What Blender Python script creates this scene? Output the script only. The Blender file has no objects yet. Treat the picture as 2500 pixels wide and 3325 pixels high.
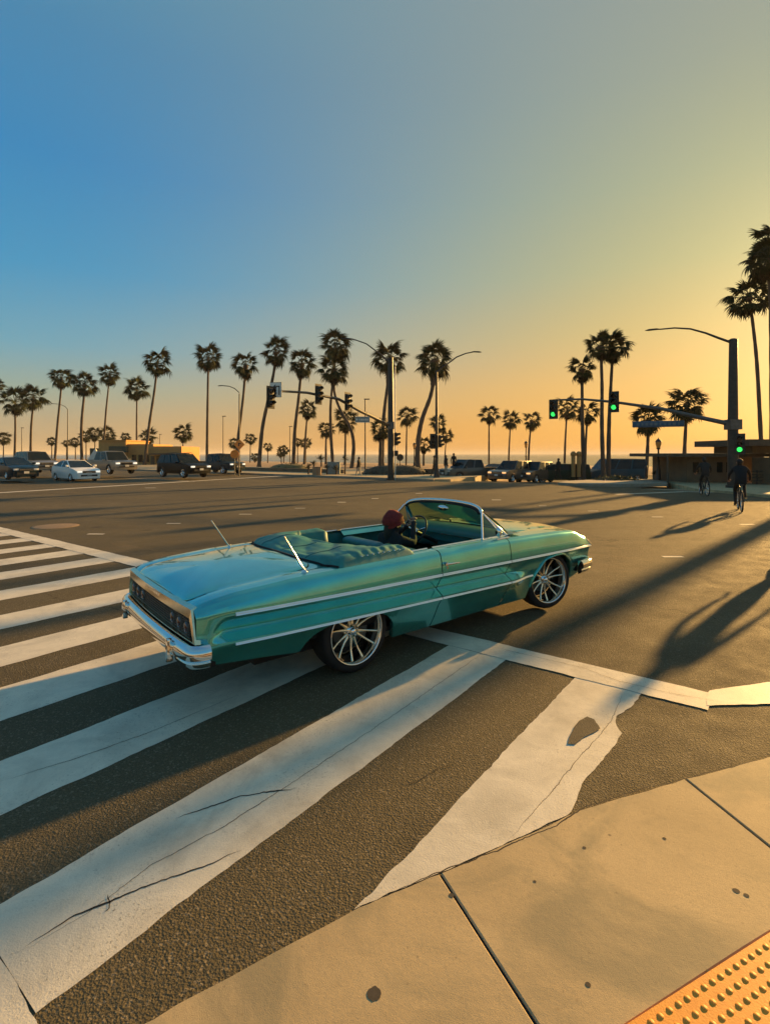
import bpy, bmesh, math, random
from mathutils import Vector, Matrix, noise
PI = math.pi
sc = bpy.context.scene
col = sc.collection
rnd = random.Random(7)

# ---------------------------------------------------------------- camera, sky, sun, exposure
CAM_H = 1.977
FPX, CXP, HYP = 1136.0, 831.5, 980.5          # focal length, principal point and horizon of the photo at 1663 px wide
cam_d = bpy.data.cameras.new('camera')
cam = bpy.data.objects.new('camera', cam_d)
col.objects.link(cam)
cam_d.sensor_fit = 'HORIZONTAL'
cam_d.sensor_width = 36.0
cam_d.lens = 36.0 * FPX / 1663.0
cam_d.shift_y = -(1106.0 - HYP) / 1663.0
cam_d.clip_start = 0.05
cam_d.clip_end = 40000
cam.location = (0, 0, CAM_H)
cam.rotation_euler = (math.radians(90), 0, 0)
sc.camera = cam

SUN_AZ = math.radians(45.5)      # to the right of the view direction (+Y)
SUN_EL = math.radians(11.9)
SUN_DIR = Vector((math.sin(SUN_AZ) * math.cos(SUN_EL), math.cos(SUN_AZ) * math.cos(SUN_EL), math.sin(SUN_EL)))
sun_d = bpy.data.lights.new('sun', 'SUN')
sun_d.energy = 5.0
sun_d.angle = math.radians(1.0)
sun_d.color = (1.0, 0.56, 0.17)
sun = bpy.data.objects.new('sun', sun_d)
col.objects.link(sun)
sun.rotation_euler = (-SUN_DIR).to_track_quat('-Z', 'Y').to_euler()

def s2l(c):
    return tuple(((v / 255.0) / 12.92 if v / 255.0 <= 0.04045 else ((v / 255.0 + 0.055) / 1.055) ** 2.4) for v in c)

EXPO = 1.3
sc.view_settings.view_transform = 'Standard'
sc.view_settings.look = 'None'
sc.view_settings.gamma = 1.0
sc.view_settings.use_curve_mapping = False
sc.view_settings.exposure = EXPO
world = bpy.data.worlds.new('World')
sc.world = world
world.use_nodes = True
wt = world.node_tree
wt.nodes.clear()
def wn(t, **k):
    n = wt.nodes.new(t)
    for a, b in k.items(): setattr(n, a, b)
    return n
def wmath(op, a, b=None, clamp=False):
    n = wn('ShaderNodeMath', operation=op, use_clamp=clamp)
    for i, v in enumerate((a, b)):
        if v is None: continue
        if isinstance(v, (int, float)): n.inputs[i].default_value = v
        else: wt.links.new(v, n.inputs[i])
    return n.outputs[0]
tc = wn('ShaderNodeTexCoord')
sep = wn('ShaderNodeSeparateXYZ'); wt.links.new(tc.outputs['Generated'], sep.inputs[0])
zel = wmath('MAXIMUM', sep.outputs[2], 0.0)
hor = wmath('SQRT', wmath('MAXIMUM', wmath('SUBTRACT', 1.0, wmath('MULTIPLY', sep.outputs[2], sep.outputs[2])), 1e-4))
dotp = wmath('ADD', wmath('MULTIPLY', sep.outputs[0], math.sin(SUN_AZ)), wmath('MULTIPLY', sep.outputs[1], math.cos(SUN_AZ)))
cosaz = wmath('DIVIDE', dotp, hor)
texp = wmath('ADD', 1.05, wmath('MULTIPLY', wmath('DIVIDE', zel, 0.30, clamp=True), 0.85))
tt = wmath('POWER', wmath('DIVIDE', wmath('SUBTRACT', cosaz, 0.12, clamp=True), 0.86, clamp=True), texp)
def ramp(stops):
    r = wn('ShaderNodeValToRGB')
    r.color_ramp.interpolation = 'EASE' if False else 'LINEAR'
    els = r.color_ramp.elements
    while len(els) > 1: els.remove(els[-1])
    for i, (deg, c) in enumerate(stops):
        p = math.sin(math.radians(deg))
        e = els[0] if i == 0 else els.new(p)
        e.position = p
        e.color = (*s2l(c), 1)
    wt.links.new(zel, r.inputs[0])
    return r.outputs[0]
SKY_SUN = [(0, (244, 160, 46)), (3, (244, 168, 48)), (7, (238, 176, 62)), (12, (214, 180, 86)), (18, (188, 180, 112)),
           (25, (170, 174, 130)), (33, (158, 165, 142)), (42, (152, 160, 150)), (90, (115, 145, 165))]
SKY_FAR = [(0, (198, 164, 118)), (3, (182, 166, 132)), (6, (152, 170, 154)), (10, (110, 166, 184)), (17, (68, 152, 194)),
           (26, (56, 138, 190)), (35, (74, 138, 178)), (42, (92, 146, 172)), (90, (70, 120, 165))]
mixs = wn('ShaderNodeMixRGB'); wt.links.new(tt, mixs.inputs[0])
wt.links.new(ramp(SKY_FAR), mixs.inputs[1]); wt.links.new(ramp(SKY_SUN), mixs.inputs[2])
# glow of the low sun itself, beyond the right edge of the frame
dsun = wn('ShaderNodeVectorMath', operation='DOT_PRODUCT'); wt.links.new(tc.outputs['Generated'], dsun.inputs[0]); dsun.inputs[1].default_value = tuple(SUN_DIR)
glow = wmath('POWER', wmath('MAXIMUM', dsun.outputs['Value'], 0.0), 420.0)
gcol = wn('ShaderNodeCombineXYZ'); [wt.links.new(wmath('MULTIPLY', glow, k), gcol.inputs[i]) for i, k in enumerate((4.5, 2.6, 0.8))]
addg = wn('ShaderNodeMixRGB', blend_type='ADD'); addg.inputs[0].default_value = 1.0
wt.links.new(mixs.outputs[0], addg.inputs[1]); wt.links.new(gcol.outputs[0], addg.inputs[2])
nish = wn('ShaderNodeTexSky', sky_type='NISHITA')
nish.sun_disc = False
nish.sun_elevation = SUN_EL
nish.sun_rotation = SUN_AZ
nish.air_density = 1.0
nish.dust_density = 2.0
bg1 = wn('ShaderNodeBackground'); wt.links.new(addg.outputs[0], bg1.inputs[0]); bg1.inputs[1].default_value = 0.90 / 2 ** EXPO
bg2 = wn('ShaderNodeBackground'); wt.links.new(nish.outputs[0], bg2.inputs[0]); bg2.inputs[1].default_value = 0.05 * 0.10
adds = wn('ShaderNodeAddShader'); wt.links.new(bg1.outputs[0], adds.inputs[0]); wt.links.new(bg2.outputs[0], adds.inputs[1])
wout = wn('ShaderNodeOutputWorld'); wt.links.new(adds.outputs[0], wout.inputs[0])

# ---------------------------------------------------------------- coordinates
TH = math.radians(-37.0)                       # the coast highway runs along u, the side street along v
UX, UY = math.cos(TH), math.sin(TH)
def uv(u, v, z=0.0):
    return Vector((u * UX - v * UY, u * UY + v * UX, z))
def to_uv(x, y):
    return (x * UX + y * UY, -x * UY + y * UX)
def at(px, py, Y):                              # a point at depth Y seen at photo position (px, py)
    return Vector(((px - CXP) * Y / FPX, Y, CAM_H - (py - HYP) * Y / FPX))
def gd(px, py, z=0.0):                          # a point of the ground
    return at(px, py, FPX * (CAM_H - z) / (py - HYP))
def terrain(x, y):
    v = to_uv(x, y)[1]
    t = min(1.0, max(0.0, (v - 75) / 65.0))
    return -0.02 - 3.0 * t * t * (3 - 2 * t) - dip(x, y)
def smooth(t):
    t = min(1.0, max(0.0, t)); return t * t * (3 - 2 * t)
def dip(x, y):                                  # the beach access road drops away beyond the highway
    u, v = to_uv(x, y)
    return 0.60 * min(1.0, max(0.0, (v - 32.8) / 13.0)) * (1 - smooth((v - 62) / 10)) * smooth((u + 25) / 3) * (1 - smooth((u + 5.5) / 3))

# ---------------------------------------------------------------- materials
def nodes(m):
    m.use_nodes = True
    nt = m.node_tree
    return nt, nt.nodes['Principled BSDF']
MATS = {}
def mat(name, c, rough=0.6, metal=0.0, var=0.0, scale=8.0, bump=0.0, bscale=60.0, coat=0.0, spec=0.5, emit=0.0, detail=6, c2=None, coord='Object', alpha=None, stretch=None):
    m = bpy.data.materials.new(name)
    nt, b = nodes(m)
    N, L = nt.nodes, nt.links
    b.inputs['Base Color'].default_value = (*c, 1)
    b.inputs['Roughness'].default_value = rough
    b.inputs['Metallic'].default_value = metal
    b.inputs['Specular IOR Level'].default_value = spec
    b.inputs['Coat Weight'].default_value = coat
    b.inputs['Coat Roughness'].default_value = 0.04
    if emit:
        b.inputs['Emission Color'].default_value = (*c, 1); b.inputs['Emission Strength'].default_value = emit
    if var or bump:
        t = N.new('ShaderNodeTexCoord')
        src = t.outputs[coord]
        if stretch:
            mp = N.new('ShaderNodeMapping'); mp.inputs['Scale'].default_value = stretch
            L.new(src, mp.inputs[0]); src = mp.outputs[0]
    if var:
        n = N.new('ShaderNodeTexNoise'); n.inputs['Scale'].default_value = scale; n.inputs['Detail'].default_value = detail
        n.inputs['Roughness'].default_value = 0.65
        L.new(src, n.inputs['Vector'])
        r = N.new('ShaderNodeValToRGB')
        r.color_ramp.elements[0].position = 0.3; r.color_ramp.elements[1].position = 0.7
        lo = c2 if c2 else tuple(max(0, v * (1 - var)) for v in c)
        hi = tuple(min(1, v * (1 + var)) for v in c)
        r.color_ramp.elements[0].color = (*lo, 1); r.color_ramp.elements[1].color = (*hi, 1)
        L.new(n.outputs[0], r.inputs[0]); L.new(r.outputs[0], b.inputs['Base Color'])
    if bump:
        n2 = N.new('ShaderNodeTexNoise'); n2.inputs['Scale'].default_value = bscale; n2.inputs['Detail'].default_value = 4
        L.new(src, n2.inputs['Vector'])
        bp = N.new('ShaderNodeBump'); bp.inputs['Strength'].default_value = bump; bp.inputs['Distance'].default_value = 0.01
        L.new(n2.outputs[0], bp.inputs['Height']); L.new(bp.outputs[0], b.inputs['Normal'])
    MATS[name] = m
    return m

class G:                                        # a little node-graph helper
    def __init__(s, m):
        s.nt, s.b = nodes(m); s.N, s.L = s.nt.nodes, s.nt.links
        s.tc = s.N.new('ShaderNodeTexCoord')
        s.g = s.N.new('ShaderNodeNewGeometry')
        s.pos = s.g.outputs['Position']
    def noise(s, scale, detail=5, rough=0.6, src=None, dist=0.0, out=0):
        n = s.N.new('ShaderNodeTexNoise'); n.inputs['Scale'].default_value = scale; n.inputs['Detail'].default_value = detail
        n.inputs['Roughness'].default_value = rough; n.inputs['Distortion'].default_value = dist
        s.L.new(src or s.pos, n.inputs['Vector']); return n.outputs[out]
    def vor(s, scale, feature='F1', src=None, rand=1.0, out=None):
        n = s.N.new('ShaderNodeTexVoronoi'); n.feature = feature; n.inputs['Scale'].default_value = scale
        n.inputs['Randomness'].default_value = rand
        s.L.new(src or s.pos, n.inputs['Vector']); return n.outputs['Distance'] if out is None else n.outputs[out]
    def warp(s, scale, amt):
        n = s.noise(scale, 3, out=1)
        m = s.N.new('ShaderNodeVectorMath'); m.operation = 'MULTIPLY_ADD'
        s.L.new(n, m.inputs[0]); m.inputs[1].default_value = (amt, amt, amt); s.L.new(s.pos, m.inputs[2])
        return m.outputs[0]
    def map(s, v, a, b, c=0.0, d=1.0):
        n = s.N.new('ShaderNodeMapRange'); s.L.new(v, n.inputs[0])
        for i, q in enumerate((a, b, c, d)): n.inputs[i + 1].default_value = q
        return n.outputs[0]
    def math(s, op, a, b=0.0):
        n = s.N.new('ShaderNodeMath'); n.operation = op
        for i, v in enumerate((a, b)):
            if isinstance(v, (int, float)): n.inputs[i].default_value = v
            else: s.L.new(v, n.inputs[i])
        return n.outputs[0]
    def mix(s, f, a, b, mode='MIX'):
        n = s.N.new('ShaderNodeMixRGB'); n.blend_type = mode
        for i, v in enumerate((f, a, b)):
            if isinstance(v, (int, float)): n.inputs[i].default_value = v
            elif isinstance(v, tuple): n.inputs[i].default_value = (*v, 1)
            else: s.L.new(v, n.inputs[i])
        return n.outputs[0]
    def bump(s, h, strength, dist=0.01):
        n = s.N.new('ShaderNodeBump'); n.inputs['Strength'].default_value = strength; n.inputs['Distance'].default_value = dist
        s.L.new(h, n.inputs['Height']); return n.outputs[0]
    def set(s, k, v):
        if isinstance(v, (int, float)): s.b.inputs[k].default_value = v
        elif isinstance(v, tuple): s.b.inputs[k].default_value = (*v, 1)
        else: s.L.new(v, s.b.inputs[k])

ASPH = (0.134, 0.112, 0.064)
def asphalt_color(g):
    big = g.noise(0.16, 4, 0.6, dist=0.6)
    mid = g.noise(1.7, 5, 0.65)
    fine = g.noise(130.0, 2, 0.7)
    ag = g.vor(95.0, out='Color')
    c = g.mix(g.map(big, 0.35, 0.68), tuple(v * 0.78 for v in ASPH), tuple(v * 1.12 for v in ASPH))
    c = g.mix(g.map(mid, 0.3, 0.7, 0, 0.5), c, tuple(v * 0.72 for v in ASPH))
    c = g.mix(0.75, c, g.map(fine, 0.3, 0.72, 0.35, 1.5), 'MULTIPLY')
    sepc = g.N.new('ShaderNodeSeparateColor'); g.L.new(ag, sepc.inputs[0])
    c = g.mix(g.map(sepc.outputs[0], 0.82, 1.0, 0, 0.55), c, (0.30, 0.25, 0.17))
    return c
def make_asphalt(name, cracks=True):
    m = bpy.data.materials.new(name); g = G(m)
    c = asphalt_color(g)
    if cracks:
        w = g.warp(1.2, 0.9)
        d = g.vor(0.22, 'DISTANCE_TO_EDGE', src=w)
        line = g.map(d, 0.0, 0.003, 0.8, 0)
        gate = g.map(g.noise(0.35, 2), 0.5, 0.58)
        c = g.mix(g.math('MULTIPLY', line, gate), c, (0.02, 0.018, 0.014))
        dirt = g.map(g.noise(0.6, 4, 0.7, dist=1.0), 0.55, 0.75, 0, 0.45)
        c = g.mix(dirt, c, (0.045, 0.04, 0.032))
        mp = g.N.new('ShaderNodeMapping'); mp.inputs['Rotation'].default_value = (0, 0, -TH); mp.inputs['Scale'].default_value = (0.05, 0.9, 1)
        g.L.new(g.pos, mp.inputs[0])
        c = g.mix(g.map(g.noise(1.0, 4, 0.6, src=mp.outputs[0]), 0.45, 0.72, 0, 0.45), c, (0.055, 0.048, 0.032))
        c = g.mix(g.map(g.vor(0.55), 0.03, 0.10, 0.55, 0), c, (0.035, 0.03, 0.022))
        c = g.mix(g.map(g.noise(0.33, 5, 0.7, dist=0.8), 0.58, 0.66, 0, 0.30), c, (0.20, 0.15, 0.08))
    g.set('Base Color', c)
    h = g.math('ADD', g.noise(150.0, 2, 0.8), g.vor(90.0))
    g.set('Normal', g.bump(h, 0.9, 0.006))
    g.set('Roughness', g.map(g.noise(3.0), 0.3, 0.7, 0.75, 0.92))
    g.set('Specular IOR Level', 0.16)
    MATS[name] = m
    return m
def make_paint(name, base=(0.78, 0.71, 0.54), wear=0.5):
    m = bpy.data.materials.new(name); g = G(m)
    asp = asphalt_color(g)
    blot = g.noise(2.6, 6, 0.7, dist=0.8)
    c = g.mix(g.map(blot, 0.3, 0.72), tuple(v * 0.74 for v in base), tuple(v * 1.08 for v in base))
    c = g.mix(g.map(g.noise(0.7, 4), 0.4, 0.7, 0, 0.4), c, tuple(v * 0.7 for v in base))
    c = g.mix(g.map(g.noise(90, 2), 0.55, 0.8, 0, 0.35), c, tuple(v * 0.55 for v in base))
    w = g.warp(2.0, 0.35)
    d = g.vor(0.55, 'DISTANCE_TO_EDGE', src=w)
    line = g.math('MULTIPLY', g.map(d, 0.0, 0.0035, 0.8, 0), g.map(g.noise(1.1, 2), 0.56, 0.62))
    c = g.mix(0.0, c, (0.05, 0.042, 0.03))
    holes = g.map(g.noise(7.0, 9, 0.78, dist=0.7), 0.655, 0.69)
    c = g.mix(g.math('MULTIPLY', holes, wear), c, asp)
    peel = g.math('MULTIPLY', g.map(g.noise(60.0, 4, 0.8), 0.56, 0.66), g.map(g.noise(1.6, 5, 0.7, dist=0.6), 0.46, 0.62, 0, 0.75))
    c = g.mix(peel, c, asp)
    c = g.mix(g.map(g.noise(0.8, 5, 0.7, dist=1.4), 0.50, 0.70, 0, 0.45), c, (0.30, 0.27, 0.20))
    g.set('Base Color', c)
    g.set('Normal', g.bump(g.math('SUBTRACT', g.noise(120.0, 3, 0.7), g.math('MULTIPLY', line, 0.0)), 0.45, 0.004))
    g.set('Roughness', 0.62)
    MATS[name] = m
    return m
def make_concrete(name, base, joint_scale=None):
    m = bpy.data.materials.new(name); g = G(m)
    c = g.mix(g.map(g.noise(1.3, 6, 0.6, dist=0.5), 0.3, 0.7), tuple(v * 0.80 for v in base), tuple(v * 1.1 for v in base))
    c = g.mix(g.map(g.noise(4.5, 5, 0.7, dist=1.5), 0.56, 0.72, 0, 0.30), c, tuple(v * 0.55 for v in base))
    c = g.mix(g.map(g.noise(1.5, 4, 0.6, dist=1.2), 0.46, 0.64, 0, 0.85), c, (0.27, 0.23, 0.13))
    c = g.mix(g.map(g.noise(11.0, 6, 0.75), 0.60, 0.74, 0, 0.35), c, tuple(v * 0.45 for v in base))
    c = g.mix(g.map(g.noise(55.0, 3, 0.8), 0.62, 0.74, 0, 0.5), c, tuple(v * 0.5 for v in base))
    c = g.mix(g.map(g.noise(220, 2), 0.35, 0.75, 0, 0.5), c, tuple(v * 0.62 for v in base))
    spots = g.vor(2.3)
    c = g.mix(g.map(spots, 0.020, 0.032, 0.75, 0), c, (0.05, 0.042, 0.03))
    sp2 = g.vor(14.0)
    c = g.mix(g.map(sp2, 0.05, 0.09, 0.5, 0), c, tuple(v * 0.45 for v in base))
    g.set('Base Color', c)
    g.set('Normal', g.bump(g.math('ADD', g.noise(260, 3, 0.7), g.noise(40, 4, 0.7)), 0.35, 0.003))
    g.set('Roughness', 0.78)
    MATS[name] = m
    return m

make_asphalt('asphalt'); make_asphalt('asphalt_patch', False)
make_paint('road_paint'); make_concrete('concrete', (0.53, 0.395, 0.20)); make_concrete('kerb_concrete', (0.36, 0.30, 0.22))
mat('crack', (0.018, 0.015, 0.012), 0.9)
mat('tar', (0.022, 0.022, 0.018), 0.8, var=0.3, scale=30, bump=0.4, bscale=120)
mat('tactile', (0.84, 0.335, 0.03), 0.6, var=0.10, scale=14, bump=0.15, bscale=150, c2=(0.74, 0.27, 0.022))
mat('black_metal', (0.02, 0.02, 0.018), 0.45, 0.3, var=0.3, scale=20)
mat('pole_steel', (0.12, 0.115, 0.10), 0.5, 0.5, var=0.25, scale=6, bump=0.1)
mat('dark_pole', (0.045, 0.042, 0.036), 0.5, 0.4, var=0.3, scale=6, bump=0.1)
mat('signal_black', (0.018, 0.020, 0.016), 0.5, var=0.3, scale=10)
mat('lens_dark', (0.03, 0.02, 0.018), 0.2)
mat('lens_green', (0.03, 0.70, 0.10), 0.3, emit=0.8)
mat('sign_white', (0.85, 0.82, 0.70), 0.5, var=0.1)
mat('sign_black', (0.02, 0.02, 0.02), 0.5)
mat('sign_blue', (0.03, 0.09, 0.15), 0.45, var=0.15, scale=5)
mat('sign_dim', (0.09, 0.15, 0.17), 0.5)
mat('sign_grey', (0.22, 0.27, 0.25), 0.45, var=0.1)
mat('sign_orange', (0.85, 0.24, 0.02), 0.5, var=0.1)
mat('sign_amber', (0.70, 0.28, 0.04), 0.5, var=0.1)
mat('trunk_bark', (0.085, 0.062, 0.042), 0.9, var=0.45, scale=9, bump=1.0, bscale=22, stretch=(1, 1, 4))
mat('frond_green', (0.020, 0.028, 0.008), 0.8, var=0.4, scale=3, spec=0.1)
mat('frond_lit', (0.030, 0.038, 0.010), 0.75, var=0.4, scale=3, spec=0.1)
mat('frond_dead', (0.022, 0.017, 0.009), 0.95, var=0.4, scale=5, spec=0.05)
mat('hedge_leaf', (0.055, 0.045, 0.022), 0.8, var=0.5, scale=4)
mat('grass_dry', (0.14, 0.11, 0.035), 0.8, var=0.4, scale=3)
mat('agave_leaf', (0.045, 0.055, 0.03), 0.6, var=0.4, scale=6)
mat('building_tan', (0.46, 0.24, 0.075), 0.85, var=0.12, scale=1.5, bump=0.2)
mat('building_brown', (0.15, 0.105, 0.06), 0.85, var=0.2, scale=1.5, bump=0.2)
mat('roof_dark', (0.09, 0.07, 0.045), 0.85, var=0.3, scale=3)
mat('awning_green', (0.05, 0.06, 0.04), 0.8, var=0.2)
mat('canvas_white', (0.62, 0.60, 0.54), 0.8, var=0.08)
mat('glass_dark', (0.010, 0.016, 0.016), 0.12, 0.0, spec=0.22, var=0.3, scale=2)
mat('planter_tan', (0.34, 0.22, 0.12), 0.85, var=0.2, scale=3, bump=0.3)
mat('tyre', (0.008, 0.008, 0.008), 0.75, var=0.3, scale=20, bump=0.3, bscale=90)
mat('chrome', (0.80, 0.78, 0.74), 0.09, 1.0, bump=0.03, bscale=8)
mat('chrome_bright', (0.95, 0.94, 0.90), 0.16, 1.0)
mat('trim_bright', (0.95, 0.94, 0.90), 0.34, 0.7)
mat('chrome_sunset', (0.80, 0.66, 0.44), 0.16, 1.0, var=0.12, scale=18)  # chrome with its orange reflection put into the base colour
mat('spoke_sunset', (0.95, 0.84, 0.62), 0.22, 1.0)  # golden reflection of the sunset pavement coloured into the spokes
mat('black_plastic', (0.015, 0.015, 0.015), 0.5)
mat('under_dark', (0.012, 0.011, 0.010), 0.9)
mat('lamp_glass', (0.7, 0.7, 0.65), 0.15, spec=0.8)
mat('lamp_lit', (0.9, 0.84, 0.70), 0.3, emit=0.35)
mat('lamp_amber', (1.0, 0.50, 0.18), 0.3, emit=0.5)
mat('red_lens', (0.06, 0.006, 0.005), 0.12, spec=0.8, coat=0.6)
mat('plate_white', (0.55, 0.55, 0.5), 0.5)
mat('skin', (0.36, 0.19, 0.11), 0.6, var=0.1, scale=12)
mat('cloth_black', (0.007, 0.007, 0.007), 0.85, var=0.3, scale=10, bump=0.4, bscale=40)
mat('cloth_dark', (0.013, 0.014, 0.012), 0.85, var=0.3, scale=10, bump=0.4, bscale=40)
mat('cloth_brown', (0.09, 0.055, 0.03), 0.85, var=0.3, scale=10, bump=0.4, bscale=40)
mat('cloth_pale', (0.40, 0.36, 0.28), 0.85, var=0.2, scale=10, bump=0.3, bscale=40)
mat('hat_red', (0.20, 0.016, 0.014), 0.85, var=0.3, scale=30, bump=0.6, bscale=60)
mat('hair_dark', (0.02, 0.014, 0.01), 0.7, var=0.3, scale=30, bump=0.6, bscale=60)
mat('vinyl', (0.030, 0.20, 0.165), 0.6, var=0.25, scale=9, bump=0.35, bscale=10, coat=0.03)
mat('vinyl_seat', (0.02, 0.14, 0.14), 0.45, var=0.2, scale=6, bump=0.2, bscale=25, coat=0.1)

def car_paint(name, c, metal=0.35, rough=0.28, flake=0.0, coat=0.3):
    m = bpy.data.materials.new(name); g = G(m)
    if flake:
        n = g.noise(3.0, 4, src=g.tc.outputs['Object'])
        cc = g.mix(g.map(n, 0.3, 0.7), tuple(v * 0.88 for v in c), tuple(min(1, v * 1.1) for v in c))
        g.set('Base Color', cc)
        g.set('Normal', g.bump(g.noise(6.0, 2, src=g.tc.outputs['Object']), 0.03, 0.003))
    else:
        g.set('Base Color', c)
    g.set('Metallic', metal); g.set('Roughness', rough)
    g.set('Coat Weight', 1.0 if flake else coat); g.set('Coat Roughness', 0.03); g.set('Coat IOR', 1.85 if flake else 1.5)
    if not flake: g.set('Specular IOR Level', 0.12)
    MATS[name] = m
    return m
car_paint('turquoise', (0.065, 0.53, 0.49), 0.76, 0.23, 1)
car_paint('paint_white', (0.88, 0.86, 0.78), 0.0, 0.4)
car_paint('paint_silver', (0.24, 0.225, 0.19), 0.4, 0.35)
car_paint('paint_bronze', (0.11, 0.10, 0.08), 0.4, 0.35, coat=0.8)
car_paint('paint_black', (0.005, 0.007, 0.007), 0.0, 0.4, coat=0.0)
car_paint('paint_navy', (0.006, 0.022, 0.032), 0.1, 0.35, coat=0.15)
car_paint('paint_grey', (0.035, 0.04, 0.036), 0.3, 0.35)
car_paint('paint_green', (0.006, 0.030, 0.020), 0.1, 0.4, coat=0.1)
car_paint('paint_blue', (0.010, 0.055, 0.075), 0.0, 0.45, coat=0.1)

def thin_glass(name, tint, refl=0.12):
    m = bpy.data.materials.new(name); m.use_nodes = True
    nt = m.node_tree; nt.nodes.clear()
    tr = nt.nodes.new('ShaderNodeBsdfTransparent'); tr.inputs[0].default_value = (*tint, 1)
    gl = nt.nodes.new('ShaderNodeBsdfGlossy'); gl.inputs['Roughness'].default_value = 0.03
    fr = nt.nodes.new('ShaderNodeLayerWeight'); fr.inputs[0].default_value = refl
    mx = nt.nodes.new('ShaderNodeMixShader'); o = nt.nodes.new('ShaderNodeOutputMaterial')
    nt.links.new(fr.outputs['Fresnel'], mx.inputs[0]); nt.links.new(tr.outputs[0], mx.inputs[1]); nt.links.new(gl.outputs[0], mx.inputs[2])
    nt.links.new(mx.outputs[0], o.inputs[0])
    MATS[name] = m
thin_glass('glass_green', (0.42, 0.62, 0.36), 0.10)
thin_glass('glass_clear', (0.75, 0.8, 0.72), 0.15)

def water_mat():
    m = bpy.data.materials.new('sea_water'); g = G(m)
    mp = g.N.new('ShaderNodeMapping'); mp.inputs['Rotation'].default_value = (0, 0, -TH); mp.inputs['Scale'].default_value = (0.35, 1.0, 1.0)
    g.L.new(g.pos, mp.inputs[0])
    n = g.noise(0.22, 5, 0.65, src=mp.outputs[0]); n2 = g.noise(0.02, 3, 0.6, src=mp.outputs[0])
    foam = g.map(g.noise(0.035, 5, 0.7, src=mp.outputs[0]), 0.60, 0.66)
    c = g.mix(g.map(n2, 0.3, 0.7), (0.030, 0.060, 0.055), (0.055, 0.085, 0.072))
    c = g.mix(g.math('MULTIPLY', foam, 0.35), c, (0.5, 0.47, 0.4))
    g.set('Base Color', c); g.set('Roughness', 0.22)
    g.set('Normal', g.bump(n, 0.8, 0.9))
    MATS['sea_water'] = m
water_mat()
def sand_mat():
    m = bpy.data.materials.new('sand'); g = G(m)
    c = g.mix(g.map(g.noise(0.08, 6, 0.7), 0.3, 0.7), (0.30, 0.19, 0.10), (0.42, 0.28, 0.15))
    c = g.mix(g.map(g.noise(1.2, 4, 0.7), 0.5, 0.7, 0, 0.5), c, (0.2, 0.13, 0.075))
    g.set('Base Color', c); g.set('Roughness', 0.9)
    g.set('Normal', g.bump(g.noise(1.5, 5, 0.7), 0.7, 0.12))
    MATS['sand'] = m
sand_mat()



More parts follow.
